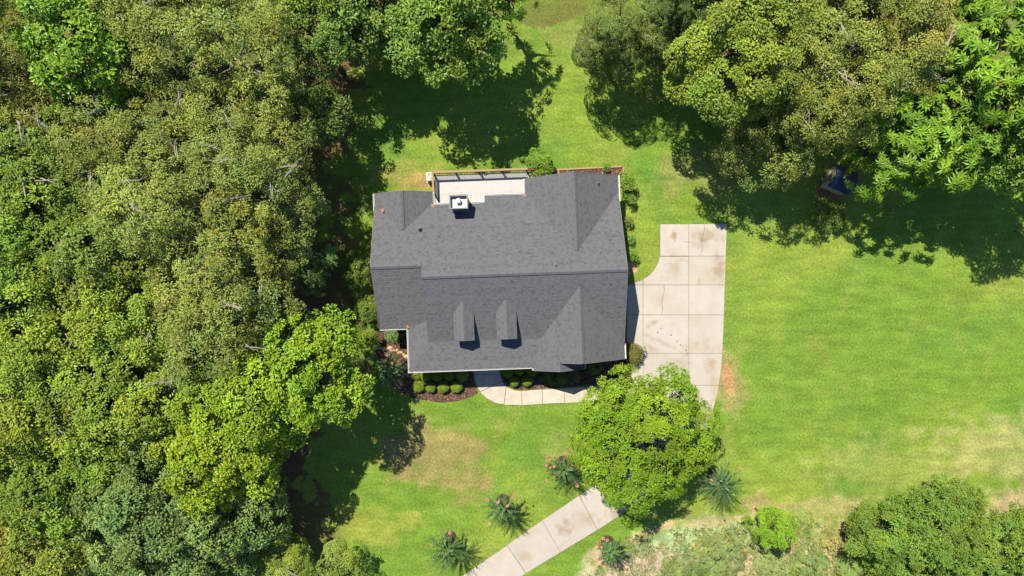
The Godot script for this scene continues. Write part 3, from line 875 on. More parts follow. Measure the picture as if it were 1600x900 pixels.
func make_boughs() -> void:
	# twig ends of unit radius, in several forms for each kind of foliage: [leaves, length, width]
	var kinds := {"broad": [70, 0.38, 0.27], "fine": [130, 0.25, 0.13], "mid": [95, 0.31, 0.19], "tiny": [110, 0.24, 0.17]}
	for kind in kinds:
		boughs[kind] = []
		for form in 4:
			var s := Shape.new()
			for i in kinds[kind][0]:
				var d := rnd_dir(-0.25)
				var at := d * rng.randf_range(0.35, 0.95) * Vector3(1, 0.62, 1)
				var t := rng.randf_range(0.78, 1.18)
				s.tint = Color(t * rng.randf_range(0.92, 1.1), t, t * rng.randf_range(0.85, 1.1))
				var flat := Vector3(d.x, rng.randf_range(-0.35, 0.25), d.z) + rnd_dir() * 0.5
				leaf(s, at, flat.normalized(), (Vector3.UP + rnd_dir() * 0.55).normalized(), kinds[kind][1] * rng.randf_range(0.75, 1.25), kinds[kind][2] * rng.randf_range(0.8, 1.2))
			boughs[kind].append(s.mesh(M.dull_leaf if kind == "fine" else M.leaf))
	# compound leaves in stars
	boughs["star"] = []
	for form in 4:
		var s := Shape.new()
		for star in 3:
			var at := Vector3(rng.randf_range(-0.6, 0.6), rng.randf_range(-0.3, 0.25), rng.randf_range(-0.6, 0.6)) if star else Vector3.ZERO
			var turn := rng.randf() * TAU
			var count := rng.randi_range(7, 9)
			for k in count:
				var t := rng.randf_range(0.85, 1.15)
				s.tint = Color(t, t, t)
				var w := turn + TAU * k / count + rng.randf_range(-0.15, 0.15)
				leaf(s, at, Vector3(cos(w), rng.randf_range(-0.35, 0.05), sin(w)).normalized(), Vector3.UP, rng.randf_range(0.5, 0.72), 0.19, 0.15)
		boughs["star"].append(s.mesh(M.leaf))
	# hanging sprays
	boughs["spray"] = []
	for form in 4:
		var s := Shape.new()
		for strand in 9:
			var w := rng.randf() * TAU
			var d := Vector3(cos(w), rng.randf_range(-0.2, 0.2), sin(w)).normalized()
			var at := Vector3.ZERO
			for k in 12:
				d = (d + Vector3(0, -0.10, 0)).normalized()
				at += d * 0.1
				var t := rng.randf_range(0.8, 1.2)
				s.tint = Color(t, t, t)
				var side := d.cross(Vector3.UP).normalized() * (1 if k % 2 else -1)
				leaf(s, at, (d * 0.5 + side + rnd_dir() * 0.3).normalized(), Vector3.UP, 0.24, 0.12)
		boughs["spray"].append(s.mesh(M.dull_leaf))

func foliage(parent: Node, called: String, kind: String, lobes: Array, size: float, per_m2: float, color: Color, center: Vector3, vary := 0.16, stray := 0.2) -> void:
	var places := []
	var tints := []
	for li in lobes.size():
		var c: Vector3 = lobes[li][0]
		var r: Vector3 = lobes[li][1]
		var area := 4.0 * PI * pow((pow(r.x * r.y, 1.6) + pow(r.x * r.z, 1.6) + pow(r.y * r.z, 1.6)) / 3.0, 1.0 / 1.6)
		var tone := rng.randf_range(1.0 - vary, 1.0 + vary)
		var warm := rng.randf_range(-0.08, 0.08)
		for i in int(area * per_m2):
			var d := rnd_dir(-0.55)
			var at := c + d * r * (rng.randf_range(0.8, 1.06) if rng.randf() > stray else rng.randf_range(1.05, 1.32))
			var skip := false
			for lj in lobes.size():
				if lj != li:
					var e: Vector3 = (at - lobes[lj][0]) / lobes[lj][1]
					if e.length_squared() < 0.62:
						skip = true
						break
			if skip:
				continue
			var up := (d * 0.9 + Vector3.UP * 0.8 + (at - center).normalized() * 0.4 + rnd_dir() * 0.35).normalized()
			var side := up.cross(rnd_dir()).normalized()
			var k := rng.randf_range(0.75, 1.3) * size
			places.append(Transform3D(Basis(side, up, side.cross(up)).scaled(Vector3.ONE * k), at))
			var t := tone * rng.randf_range(0.8, 1.2)
			var y := warm + rng.randf_range(-0.1, 0.1)
			tints.append(Color(color.r * t * (1.0 + y), color.g * t, color.b * t * (1.0 - y)))
	scatter(parent, called, boughs[kind][rng.randi() % boughs[kind].size()], places, tints)

func tree(called: String, label: String, at: Vector2, top: float, radius: float, kind: String, color: Color, opt := {}) -> Node3D:
	# at: foot; top: height; crown: many lobes set round an egg-shaped shell, limbs running out to them
	var o := thing(called, label, "tree", Vector3(at.x, 0, at.y), 0.0, opt.get("group", ""))
	var deep: float = opt.get("deep", minf(top * 0.42, radius * 1.0))
	var center := Vector3(opt.get("lean_x", 0.0), top - deep, opt.get("lean_z", 0.0))
	var lobes := []
	var count: int = opt.get("lobes", int(14 + radius * 5.5))
	var spread: float = opt.get("lobe", 0.27)
	for i in count:
		var y: float = 1.0 - opt.get("skirt", 1.6) * (i + 0.5) / count
		var w := i * 2.39996 + rng.randf_range(-0.4, 0.4)
		var d := Vector3(sqrt(1 - y * y) * cos(w), y, sqrt(1 - y * y) * sin(w))
		var f := rng.randf_range(0.45, 0.94)
		var r := radius * spread * rng.randf_range(0.5, 1.35)
		lobes.append([center + d * Vector3(radius, deep, radius) * f, Vector3(r, r * 0.72, r)])
	var bark: Material = M.pale_bark if opt.get("pale", false) else M.bark
	var s := Shape.new()
	var thick: float = opt.get("thick", 0.016 * top + 0.06)
	var path := PackedVector3Array()
	var radii := PackedFloat32Array()
	for k in 6:
		var f := k / 5.0
		path.append(Vector3(center.x * f, (center.y + deep * 0.4) * f - 0.05 * (1 - f), center.z * f) + Vector3(rng.randf_range(-1, 1), 0, rng.randf_range(-1, 1)) * 0.15 * f)
		radii.append(thick * (1.25 if k == 0 else 1.0) * (1.0 - 0.75 * f))
	s.tube(path, radii, 7)
	part(o, "trunk", s, bark)
	var limbs := Shape.new()
	for i in range(0, lobes.size(), 2):
		var c: Vector3 = lobes[i][0]
		var f := clampf(0.45 + 0.4 * (c.y / top), 0.3, 0.85)
		var a := path[3].lerp(path[4], rng.randf())
		var b := a.lerp(c, 0.5) + Vector3(0, -0.1 * radius, 0) + rnd_dir() * 0.25
		limbs.tube(PackedVector3Array([a, b, c + rnd_dir() * 0.2]), PackedFloat32Array([thick * 0.42, thick * 0.27, 0.025]), 5)
	part(o, "limbs", limbs, bark)
	foliage(o, "crown", kind, lobes, opt.get("size", 0.55), opt.get("dense", 1.0), color, center, opt.get("vary", 0.16))
	var bare: int = opt.get("bare", 0)
	for i in bare:
		# pale dead wood that stands out of the leaves
		var b := Shape.new()
		var l: Array = lobes[rng.randi() % maxi(1, lobes.size() / 2)]
		var p: Vector3 = l[0] + Vector3(rng.randf_range(-1, 1), 0.8, rng.randf_range(-1, 1)) * l[1]
		var way := Vector3(rng.randf_range(-1, 1), 0.25, rng.randf_range(-1, 1)).normalized()
		for q in rng.randi_range(2, 3):
			var d := (way + rnd_dir() * 0.55).normalized()
			p += way * 0.2
			var e := p + d * rng.randf_range(0.3, 0.8)
			b.tube(PackedVector3Array([p - d * 0.5, p, e, e + (d + rnd_dir() * 0.7).normalized() * 0.4]), PackedFloat32Array([0.04, 0.03, 0.018, 0.007]), 4)
			b.tube(PackedVector3Array([e, e + (d + rnd_dir()).normalized() * 0.45]), PackedFloat32Array([0.018, 0.008]), 4)
		part(o, "bare_branch", b, M.pale_bark)
	return o

func bush(called: String, label: String, at: Vector2, radius: float, tall: float, kind: String, color: Color, opt := {}) -> Node3D:
	var o := thing(called, label, opt.get("category", "bush"), Vector3(at.x, 0, at.y), 0.0, opt.get("group", ""))
	var lobes := []
	var count: int = opt.get("lobes", 9)
	for i in count:
		var w := i * 2.39996
		var f := sqrt((i + 0.3) / count) * 0.72
		var r: float = radius * rng.randf_range(0.32, 0.5)
		lobes.append([Vector3(cos(w) * f * radius, tall - r - tall * 0.4 * f * f + rng.randf_range(-0.1, 0.1), sin(w) * f * radius), Vector3(r, r * 0.8, r)])
	var s := Shape.new()
	for i in range(0, lobes.size(), 2):
		s.tube(PackedVector3Array([Vector3(rng.randf_range(-0.05, 0.05), -0.03, rng.randf_range(-0.05, 0.05)), lobes[i][0] * Vector3(0.6, 0.5, 0.6), lobes[i][0]]), PackedFloat32Array([0.035, 0.025, 0.01]), 5)
	part(o, "stems", s, M.bark)
	foliage(o, "foliage", kind, lobes, opt.get("size", 0.3), opt.get("dense", 5.0), color, Vector3(0, tall * 0.4, 0), opt.get("vary", 0.14))
	return o

func boxwood(label: String, at: Vector2, radius: float, color := Color(0.18, 0.265, 0.018), kind := "tiny") -> void:
	# a clipped ball: a leafy body set all over with small sprigs
	radius *= 0.9
	var o := thing("boxwood", label, "shrub", Vector3(at.x, 0, at.y), 0.0, "clipped shrubs in the front beds")
	var s := Shape.new()
	s.tint = color * 0.8
	lump(s, Vector3(radius * 0.88, 0.36, radius * 0.88), noise(2.0, 2, rng.randi() % 999), 0.16, 10, 16, Vector3(0, 0.38, 0))
	part(o, "body", s, M.leaf)
	foliage(o, "foliage", kind, [[Vector3(0, 0.38, 0), Vector3(radius * 0.93, 0.37, radius * 0.93)]], 0.11, 120.0 / (radius * radius * 4.5), color, Vector3(0, 0.2, 0), 0.06, 0.0)

func myrtle(label: String, at: Vector2, radius: float, tall: float, flowers: int, color: Color) -> void:
	# many upright canes from one stool, long leafy shoots arching out, some tipped with pink flower heads
	var o := thing("crape_myrtle", label, "shrub", Vector3(at.x, 0, at.y), 0.0, "crape myrtles along the driveway")
	var ring := Shape.new()
	ring.lathe([Vector2(0.5, 0.0), Vector2(0.42, 0.045), Vector2(0.0, 0.07)], 18)
	part(o, "mulch_ring", ring, M.mulch)
	var canes := Shape.new()
	var places := []
	var tints := []
	var tips := []
	for i in 26:
		var w := i * 2.39996 + rng.randf_range(-0.2, 0.2)
		var f := sqrt((i + 0.5) / 26.0)
		var out := Vector3(cos(w), 0, sin(w))
		var fork := out * radius * 0.38 * f + Vector3(0, tall * rng.randf_range(0.64, 0.76) - 0.25 * tall * f * f * rng.randf(), 0)
		canes.tube(PackedVector3Array([out * 0.1 * f + Vector3(0, -0.03, 0), out * radius * 0.2 * f + Vector3(0, tall * 0.35, 0), fork]), PackedFloat32Array([0.03, 0.024, 0.016]), 5)
		for k in 5:
			var d := (out * (0.12 + 1.25 * f) + Vector3(0, rng.randf_range(0.35, 1.0) * (1.25 - 0.75 * f), 0) + rnd_dir() * 0.42).normalized()
			var start := fork + rnd_dir() * 0.12 - Vector3(0, rng.randf() * 0.3, 0)
			var len := radius * rng.randf_range(0.5, 0.85)
			var side := d.cross(Vector3.UP).normalized()
			places.append(Transform3D(Basis(side * rng.randf_range(0.9, 1.25), d * len, side.cross(d) * rng.randf_range(0.9, 1.25)), start))
			var t := rng.randf_range(0.7, 1.3)
			tints.append(Color(color.r * t, color.g * t, color.b * t))
			tips.append(start + d * len)
	part(o, "canes", canes, M.pale_bark)
	scatter(o, "foliage", boughs["shoot"][rng.randi() % 4], places, tints)
	if flowers:
		var fp := []
		var ft := []
		tips.sort_custom(func(a, b): return a.x * 0.6 + a.z < b.x * 0.6 + b.z)
		for i in flowers:
			var at2: Vector3 = tips[int(pow(rng.randf(), 1.4) * (tips.size() - 1))]
			fp.append(Transform3D(Basis(Vector3.UP, rng.randf() * TAU).scaled(Vector3.ONE * rng.randf_range(0.7, 1.3)), at2))
			var t := rng.randf_range(0.8, 1.25)
			ft.append(Color(t, t, t))
		scatter(o, "flowers", boughs["flower"][0], fp, ft)

func make_shoots() -> void:
	boughs["shoot"] = []
	for form in 4:
		var s := Shape.new()
		for k in 26:
			var f := (k + 0.5) / 26.0
			var w := k * 2.2 + rng.randf_range(-0.4, 0.4)
			var t := rng.randf_range(0.75, 1.25)
			s.tint = Color(t, t, t)
			var out := Vector3(cos(w), 0.0, sin(w))
			leaf(s, Vector3(0, f, 0), (out + Vector3(0, 0.35, 0)).normalized(), Vector3.UP, 0.10 * (1.1 - 0.4 * f), 0.085, 0.15)
		boughs["shoot"].append(s.mesh(M.dull_leaf))
	var fl := Shape.new()
	for k in 40:
		var d := rnd_dir(-0.4)
		var t := rng.randf_range(0.75, 1.25)
		fl.tint = Color(t, t, t)
		leaf(fl, d * 0.05, (d + rnd_dir() * 0.5).normalized(), Vector3.UP, 0.06, 0.05)
	boughs["flower"] = [fl.mesh(M.petal)]
	var tuft := Shape.new()
	for k in 14:
		var w := rng.randf() * TAU
		var t := rng.randf_range(0.7, 1.3)
		tuft.tint = Color(t, t, t)
		leaf(tuft, Vector3(cos(w), 0, sin(w)) * 0.05, Vector3(cos(w), rng.randf_range(0.5, 1.6), sin(w)).normalized(), Vector3.UP, rng.randf_range(0.2, 0.4), 0.06)
	boughs["tuft"] = [tuft.mesh(M.grass_blade)]

func make_trees() -> void:
	var olive := Color(0.222, 0.275, 0.050)
	var olive2 := Color(0.192, 0.245, 0.045)
	var bright := Color(0.195, 0.310, 0.014)
	var mid := Color(0.165, 0.270, 0.027)
	var leafy := Color(0.205, 0.300, 0.029)
	var blue := Color(0.165, 0.245, 0.058)
	var dark := Color(0.120, 0.205, 0.032)
	var hick := Color(0.145, 0.265, 0.014)
	var woods := "trees of the wood beside the house"
	var back := "trees behind the back lawn"
	# the wood to the left of the house
	tree("oak_tree", "broad olive-green oak at the top of the left wood, nearest the back lawn", Vector2(-18.65, -15.37), 14.1, 5.9, "fine", olive, {"bare": 4, "pale": true, "group": woods, "dense": 0.68, "lobes": 40, "lobe": 0.24})
	tree("oak_tree", "olive-green oak at the top edge, left of the broadest oak", Vector2(-22.34, -17.63), 13.3, 4.40, "fine", olive, {"bare": 3, "pale": true, "group": woods})
	tree("oak_tree", "olive-green oak with pale twigs, below the broadest oak of the wood", Vector2(-17.21, -9.68), 13.0, 4.4, "fine", olive, {"bare": 4, "pale": true, "group": woods, "dense": 0.62})
	tree("oak_tree", "dull olive oak in the upper middle of the left wood", Vector2(-24.80, -9.22), 12.9, 5.06, "fine", olive2, {"bare": 4, "pale": true, "group": woods})
	tree("oak_tree", "olive oak with bare limbs in the very middle of the wood", Vector2(-21.11, -4.92), 13.7, 5.28, "fine", olive, {"bare": 7, "pale": true, "group": woods})
	tree("oak_tree", "olive oak reaching out furthest towards the house's back corner", Vector2(-16.29, -5.61), 12.4, 4.1, "fine", olive, {"bare": 5, "pale": true, "group": woods, "dense": 0.6})
	tree("oak_tree", "yellowish olive oak with dead twigs, left of the house's dormers", Vector2(-18.45, -0.20), 13.3, 4.7, "fine", Color(0.235, 0.275, 0.050), {"bare": 7, "pale": true, "group": woods, "dense": 0.65})
	tree("oak_tree", "dull olive oak just above the yellow-green trees of the wood", Vector2(-19.06, 3.28), 12.6, 4.29, "fine", olive2, {"bare": 3, "pale": true, "group": woods})
	tree("oak_tree", "sparse olive tree with bare trunk at the upper left edge", Vector2(-32.28, -13.74), 12.6, 4.40, "fine", Color(0.215, 0.240, 0.040), {"bare": 5, "pale": true, "group": woods, "dense": 0.8})
	tree("sweetgum_tree", "bright green large-leaved tree in the top left corner", Vector2(-27.26, -15.37), 13.7, 4.40, "broad", Color(0.165, 0.305, 0.022), {"group": woods})
	tree("sweetgum_tree", "small bright green tree at the top edge, left of the oaks", Vector2(-25.86, -18.87), 11.1, 3.08, "broad", Color(0.150, 0.285, 0.022), {"group": woods})
	tree("maple_tree", "dark green tree at the left edge below the sparse olive tree", Vector2(-31.45, -8.12), 11.5, 4.29, "mid", Color(0.150, 0.235, 0.029), {"group": woods})
	tree("maple_tree", "mid-green tree at the left edge, level with the house ridge", Vector2(-31.03, -3.72), 12.6, 4.62, "mid", mid, {"group": woods, "bare": 2})
	tree("maple_tree", "mid-green tree between the left edge and the dead-limbed oak", Vector2(-26.89, -2.28), 11.8, 4.18, "mid", Color(0.185, 0.255, 0.036), {"group": woods, "bare": 3})
	tree("maple_tree", "leafy green tree at the left edge, level with the front eaves", Vector2(-30.82, 2.48), 12.6, 4.73, "mid", leafy, {"group": woods, "bare": 2})
	tree("maple_tree", "fresh green tree left of the dull olive oak above the yellow-green trees", Vector2(-25.44, 2.07), 12.2, 4.29, "mid", leafy, {"group": woods, "bare": 3})
	tree("maple_tree", "light green tree in the lower left wood, beside the yellow-green ones", Vector2(-26.68, 7.45), 12.6, 5.06, "mid", leafy, {"group": woods, "bare": 2})
	tree("maple_tree", "light green tree at the left edge in the lower wood", Vector2(-31.65, 8.69), 12.6, 4.95, "mid", Color(0.225, 0.300, 0.036), {"group": woods})
	tree("maple_tree", "green tree at the lower left edge, above the corner", Vector2(-30.41, 12.91), 11.5, 4.40, "mid", mid, {"group": woods})
	tree("tulip_tree", "yellow-green tree of the wood that stands nearest the house front", Vector2(-13.98, 5.50), 12.2, 4.1, "broad", bright, {"size": 0.46, "dense": 1.35, "group": woods, "lobes": 30})
	tree("tulip_tree", "yellow-green tree in the middle of the lower wood", Vector2(-18.00, 7.65), 12.6, 4.62, "broad", bright, {"size": 0.46, "dense": 1.35, "group": woods, "bare": 2})
	tree("tulip_tree", "yellowest tree, overhanging the blue-green one in the lower wood", Vector2(-19.24, 10.96), 12.2, 4.07, "broad", Color(0.231, 0.329, 0.013), {"size": 0.46, "dense": 1.35, "group": woods})
	tree("elm_tree", "large blue-green tree at the bottom of the left wood", Vector2(-23.95, 15.83), 12.2, 5.50, "mid", blue, {"group": woods, "lobes": 38})
	tree("elm_tree", "smaller blue-green tree right of the large one at the bottom", Vector2(-18.80, 15.30), 8.9, 3.30, "mid", Color(0.150, 0.240, 0.054), {"group": woods})
	tree("elm_tree", "shaded green tree between the blue-green trees and the bottom edge", Vector2(-20.55, 18.80), 8.9, 2.86, "mid", Color(0.150, 0.240, 0.043), {"group": woods})
	tree("maple_tree", "yellowish tree in the bottom left corner", Vector2(-32.23, 16.96), 10.4, 3.96, "mid", Color(0.235, 0.280, 0.036), {"group": woods})
	tree("cedar_tree", "dark narrow tree in the gap beside the broadest oak", Vector2(-13.33, -17.05), 8.9, 2.64, "mid", dark, {"group": woods})
	tree("cedar_tree", "dark tree in shade between the oaks and the back lawn", Vector2(-13.78, -12.23), 7.5, 2.1, "mid", dark, {"group": woods})
	tree("cedar_tree", "dark drooping tree in shade, left of the house ridge", Vector2(-14.45, -1.33), 7.0, 2.2, "spray", Color(0.120, 0.205, 0.043), {"group": woods})
	tree("cedar_tree", "dark understorey tree in the hollow of the oaks", Vector2(-25.14, -1.31), 8.5, 3.30, "mid", dark, {"group": woods})
	tree("sapling_tree", "low yellow-green sapling with a bare top at the bottom edge, left of the lawn", Vector2(-17.11, 19.89), 6.0, 2.60, "spray", Color(0.210, 0.285, 0.036), {"group": woods, "bare": 4, "dense": 1.4})
	tree("sapling_tree", "loose sapling standing out over the yellow grass at the bottom edge", Vector2(-12.74, 20.53), 4.6, 1.90, "spray", Color(0.170, 0.250, 0.036), {"group": woods, "dense": 1.0})
	# behind the back lawn
	tree("walnut_tree", "grey-green tree at the top, shading the lawn behind the deck", Vector2(-9.24, -18.99), 9.8, 3.6, "broad", Color(0.160, 0.255, 0.036), {"group": back})
	tree("walnut_tree", "mid-green tree at the top edge above the deck", Vector2(-4.19, -17.82), 11.6, 4.1, "broad", Color(0.165, 0.270, 0.032), {"skirt": 1.85, "group": back})
	tree("hickory_tree", "star-leaved tree at the top edge beside the open strip of lawn", Vector2(-0.22, -20.50), 8.5, 2.0, "star", Color(0.150, 0.280, 0.022), {"group": back})
	tree("hemlock_tree", "dark drooping tree at the top, right of the open strip of lawn", Vector2(7.17, -17.37), 10.5, 2.8, "spray", Color(0.120, 0.164, 0.029), {"group": back, "deep": 5.0, "skirt": 1.9, "lobes": 44, "dense": 1.05})
	tree("hemlock_tree", "darkest drooping tree at the top edge, second right of the lawn strip", Vector2(10.96, -18.47), 11.0, 2.7, "spray", Color(0.100, 0.148, 0.026), {"group": back, "deep": 5.0, "skirt": 1.9, "lobes": 44, "dense": 1.05})
	tree("maple_tree", "yellow-green tree at the top, left of the big olive oak", Vector2(15.17, -15.58), 13.6, 4.73, "mid", Color(0.215, 0.300, 0.032), {"group": back})
	tree("oak_tree", "big olive oak at the top right, above the playhouse", Vector2(21.33, -15.11), 14.4, 5.72, "fine", Color(0.215, 0.265, 0.043), {"group": back, "bare": 5, "pale": true, "lobes": 38, "lobe": 0.24})
	tree("oak_tree", "tawny olive oak between the big oak and the star-leaved trees", Vector2(25.42, -15.37), 13.2, 3.52, "fine", Color(0.240, 0.255, 0.047), {"group": back, "bare": 3, "pale": true})
	tree("oak_tree", "dull shaded oak whose boughs end just left of the playhouse", Vector2(18.81, -11.46), 10.0, 4.18, "fine", Color(0.185, 0.230, 0.042), {"group": back})
	tree("hickory_tree", "tallest bright star-leaved tree in the top right corner", Vector2(30.06, -15.03), 14.4, 4.73, "star", hick, {"group": back, "size": 0.72, "dense": 0.85})
	tree("hickory_tree", "bright star-leaved tree reaching down towards the lawn right of the playhouse", Vector2(28.01, -10.32), 11.6, 4.62, "star", hick, {"group": back, "size": 0.72, "dense": 0.85})
	tree("hickory_tree", "star-leaved tree at the right edge below the tallest one", Vector2(33.15, -9.99), 10.8, 3.30, "star", Color(0.145, 0.261, 0.016), {"group": back, "size": 0.68, "dense": 0.85})
	tree("cedar_tree", "dark tree at the right edge behind the star-leaved trees", Vector2(35.35, -8.73), 7.2, 2.42, "spray", Color(0.140, 0.210, 0.036), {"group": back})
	tree("hickory_tree", "low star-leaved tree right behind the playhouse", Vector2(26.62, -11.41), 7.0, 2.4, "star", Color(0.150, 0.270, 0.020), {"group": back, "size": 0.6})
	# beyond the frame, still shading what is in view
	tree("oak_tree", "olive oak cut by the left edge, beside the sparse tree", Vector2(-35.82, -16.24), 12.6, 4.84, "fine", olive2, {"group": woods})
	tree("maple_tree", "green tree cut by the left edge, level with the dormers", Vector2(-35.82, 0.00), 12.6, 4.84, "mid", mid, {"group": woods})
	tree("maple_tree", "green tree cut by the top edge behind the dark narrow one", Vector2(-11.87, -21.62), 11.1, 4.18, "mid", mid, {"group": back})
	tree("maple_tree", "green tree cut by the top edge above the yellow-green one", Vector2(13.12, -20.91), 13.6, 4.40, "mid", mid, {"group": back})
	tree("maple_tree", "green tree cut by the right edge, shading the lawn's right end", Vector2(35.34, -10.15), 14.0, 4.2, "mid", mid, {"group": back})
	tree("oak_tree", "oak cut by the top edge above the big olive oak", Vector2(22.96, -21.32), 13.6, 4.95, "fine", olive2, {"group": back})
	# single trees and the foot of the garden
	tree("maple_tree", "bright green maple standing over the driveway in front of the house", Vector2(8.86, 10.02), 9.4, 5.0, "mid", Color(0.160, 0.271, 0.010), {"lobes": 44, "lobe": 0.25, "deep": 3.6, "size": 0.42, "dense": 2.0, "thick": 0.22})
	tree("oak_tree", "largest dark green tree in the bottom right corner", Vector2(30.17, 17.53), 8.6, 3.4, "mid", Color(0.125, 0.215, 0.027), {"skirt": 1.92, "lobes": 34, "size": 0.42, "dense": 1.7, "lobe": 0.25})
	tree("oak_tree", "dark green tree right of the largest one at the bottom right", Vector2(34.08, 18.61), 7.8, 3.0, "mid", Color(0.135, 0.225, 0.027), {"skirt": 1.92, "lobes": 34, "size": 0.42, "dense": 1.7, "lobe": 0.25})
	tree("oak_tree", "pointed dark green tree rising out of the bottom right trees", Vector2(32.37, 16.19), 5.8, 2.1, "mid", Color(0.125, 0.210, 0.026), {"skirt": 1.92, "deep": 2.9, "lobes": 26, "size": 0.4, "dense": 2.0})
	tree("oak_tree", "dark green tree nearest the bank, left of the largest one", Vector2(26.96, 17.67), 7.0, 2.5, "mid", Color(0.130, 0.220, 0.026), {"skirt": 1.92, "lobes": 34, "size": 0.42, "dense": 1.8})
	tree("oak_tree", "light green low tree at the bottom edge below the dark trees", Vector2(28.21, 20.81), 5.6, 2.6, "mid", Color(0.165, 0.260, 0.029), {"skirt": 1.92, "lobes": 34, "size": 0.42, "dense": 1.8})
	tree("oak_tree", "green tree cut by the lower right edge", Vector2(37.15, 18.12), 7.0, 2.4, "mid", Color(0.150, 0.245, 0.027), {"skirt": 1.92, "lobes": 34, "size": 0.42, "dense": 1.8})
	tree("maple_tree", "slim bright green young tree on the bank below the lawn", Vector2(19.02, 17.22), 5.6, 1.5, "mid", Color(0.180, 0.315, 0.016), {"size": 0.3, "dense": 3.4, "thick": 0.07, "skirt": 1.95, "deep": 2.6, "lobes": 24, "lobe": 0.3, "lean_z": 0.4})

func make_shrubs() -> void:
	bush("shrub", "round light green shrub at the head of the deck steps", Vector2(2.05, -9.58), 0.95, 2.0, "mid", Color(0.17, 0.29, 0.025))
	var east := "bushes along the garage wall"
	bush("shrub", "tall bright bush at the back corner of the east wall", Vector2(8.78, -8.10), 0.62, 1.8, "broad", Color(0.15, 0.27, 0.03), {"group": east})
	bush("shrub", "darker bush second from the back corner along the east wall", Vector2(9.01, -6.89), 0.48, 1.2, "mid", Color(0.12, 0.22, 0.035), {"group": east})
	bush("shrub", "thin low bush in the middle of the east wall", Vector2(8.90, -5.19), 0.32, 0.9, "mid", Color(0.15, 0.21, 0.04), {"group": east})
	bush("shrub", "thin bush between the middle and the driveway end of the east wall", Vector2(9.05, -3.86), 0.36, 0.9, "mid", Color(0.15, 0.24, 0.04), {"group": east})
	bush("shrub", "green bush at the driveway end of the east wall", Vector2(9.18, -2.57), 0.42, 1.1, "mid", Color(0.15, 0.27, 0.03), {"group": east})
	bush("shrub", "tiny dark plant at the end of the timber-edged strip", Vector2(7.29, -9.33), 0.3, 0.6, "broad", Color(0.10, 0.20, 0.04), {"size": 0.2})
	bush("shrub", "olive bush between the front gable corner and the driveway", Vector2(9.36, 5.07), 0.85, 1.4, "tiny", Color(0.15, 0.155, 0.02), {"size": 0.24, "dense": 7.0})
	bush("shrub", "dark glossy round bush in shade beside the playhouse", Vector2(24.33, -5.64), 1.15, 1.8, "mid", Color(0.14, 0.22, 0.03))
	var shade := "shrubs between the wood and the house"
	bush("shrub", "tall shaded shrub against the west gable wall", Vector2(-11.45, -1.20), 1.35, 3.4, "mid", Color(0.14, 0.22, 0.03), {"group": shade, "size": 0.34, "dense": 3.6})
	bush("shrub", "shaded shrub just below the tall one by the west wall", Vector2(-10.79, 1.46), 0.95, 2.4, "mid", Color(0.15, 0.23, 0.03), {"group": shade})
	bush("shrub", "loose lime shrub at the wood's edge near the front corner", Vector2(-11.18, 3.89), 0.9, 2.2, "mid", Color(0.18, 0.26, 0.03), {"group": shade})
	bush("shrub", "low fern-like plant in the notch of the front corner", Vector2(-9.33, 3.72), 0.5, 0.6, "spray", Color(0.12, 0.20, 0.06), {"size": 0.4})
	# clipped balls in the beds
	var rows := [
		["striped-shadow boxwood, first of the lower row from the myrtle", -7.24, 7.63, 0.47], ["small round boxwood, second of the lower row from the myrtle", -6.30, 7.68, 0.42],
		["round boxwood, third of the lower row from the myrtle", -5.32, 7.68, 0.48], ["bushy-edged boxwood, last of the lower row before the front walk", -4.28, 7.63, 0.50],
		["little boxwood under the porch roof's corner", -7.39, 6.85, 0.28], ["first boxwood of the upper row, half under the porch eaves", -6.70, 6.80, 0.45],
		["second boxwood of the upper row along the porch eaves", -5.81, 6.80, 0.46], ["third boxwood of the upper row along the porch eaves", -4.88, 6.75, 0.44],
		["widest boxwood, last of the upper row before the front walk", -3.89, 6.70, 0.58], ["lit boxwood nearest the walk in the right-hand bed", 0.20, 7.24, 0.39],
		["lit boxwood second from the walk in the right-hand bed", 1.18, 7.19, 0.41], ["shaded boxwood under the eaves nearest the walk, right-hand bed", -0.30, 6.45, 0.50],
		["shaded boxwood, middle of three under the right-hand eaves", 0.59, 6.35, 0.42], ["shaded boxwood under the eaves corner by the nested gable", 1.53, 6.40, 0.46],
	]
	for r in rows:
		boxwood(r[0], Vector2(r[1], r[2]), r[3])
	var soft := "loose shrubs below the front gable"
	bush("shrub", "dark low shrub below the nested gable's left end", Vector2(2.58, 6.60), 0.5, 0.7, "tiny", Color(0.11, 0.15, 0.04), {"group": soft, "size": 0.17, "dense": 14.0})
	bush("shrub", "small green shrub leaning out of the gable's shade", Vector2(3.03, 7.20), 0.42, 0.6, "tiny", Color(0.12, 0.19, 0.035), {"group": soft, "size": 0.17, "dense": 14.0})
	bush("shrub", "pointed green shrub in the middle of the gable bed", Vector2(3.96, 7.03), 0.46, 0.85, "tiny", Color(0.12, 0.18, 0.03), {"group": soft, "size": 0.17, "dense": 14.0})
	bush("shrub", "straw-coloured shrub right of the pointed green one", Vector2(4.75, 6.93), 0.48, 0.75, "tiny", Color(0.20, 0.17, 0.08), {"group": soft, "size": 0.17, "dense": 14.0})
	bush("shrub", "round green shrub close under the right eave of the gable", Vector2(6.43, 6.13), 0.5, 0.8, "tiny", Color(0.13, 0.20, 0.03), {"group": soft, "size": 0.17, "dense": 14.0})
	# crape myrtles
	var my := Color(0.10, 0.185, 0.06)
	myrtle("dark spiky crape myrtle at the lower end of the driveway's left side", Vector2(-4.80, 19.45), 1.7, 4.4, 3, my)
	myrtle("spiky crape myrtle in the middle of the driveway's left side", Vector2(-0.70, 16.55), 1.55, 4.4, 10, my)
	myrtle("crape myrtle covered in pink flowers beside the maple", Vector2(3.90, 13.60), 1.5, 4.1, 30, my)
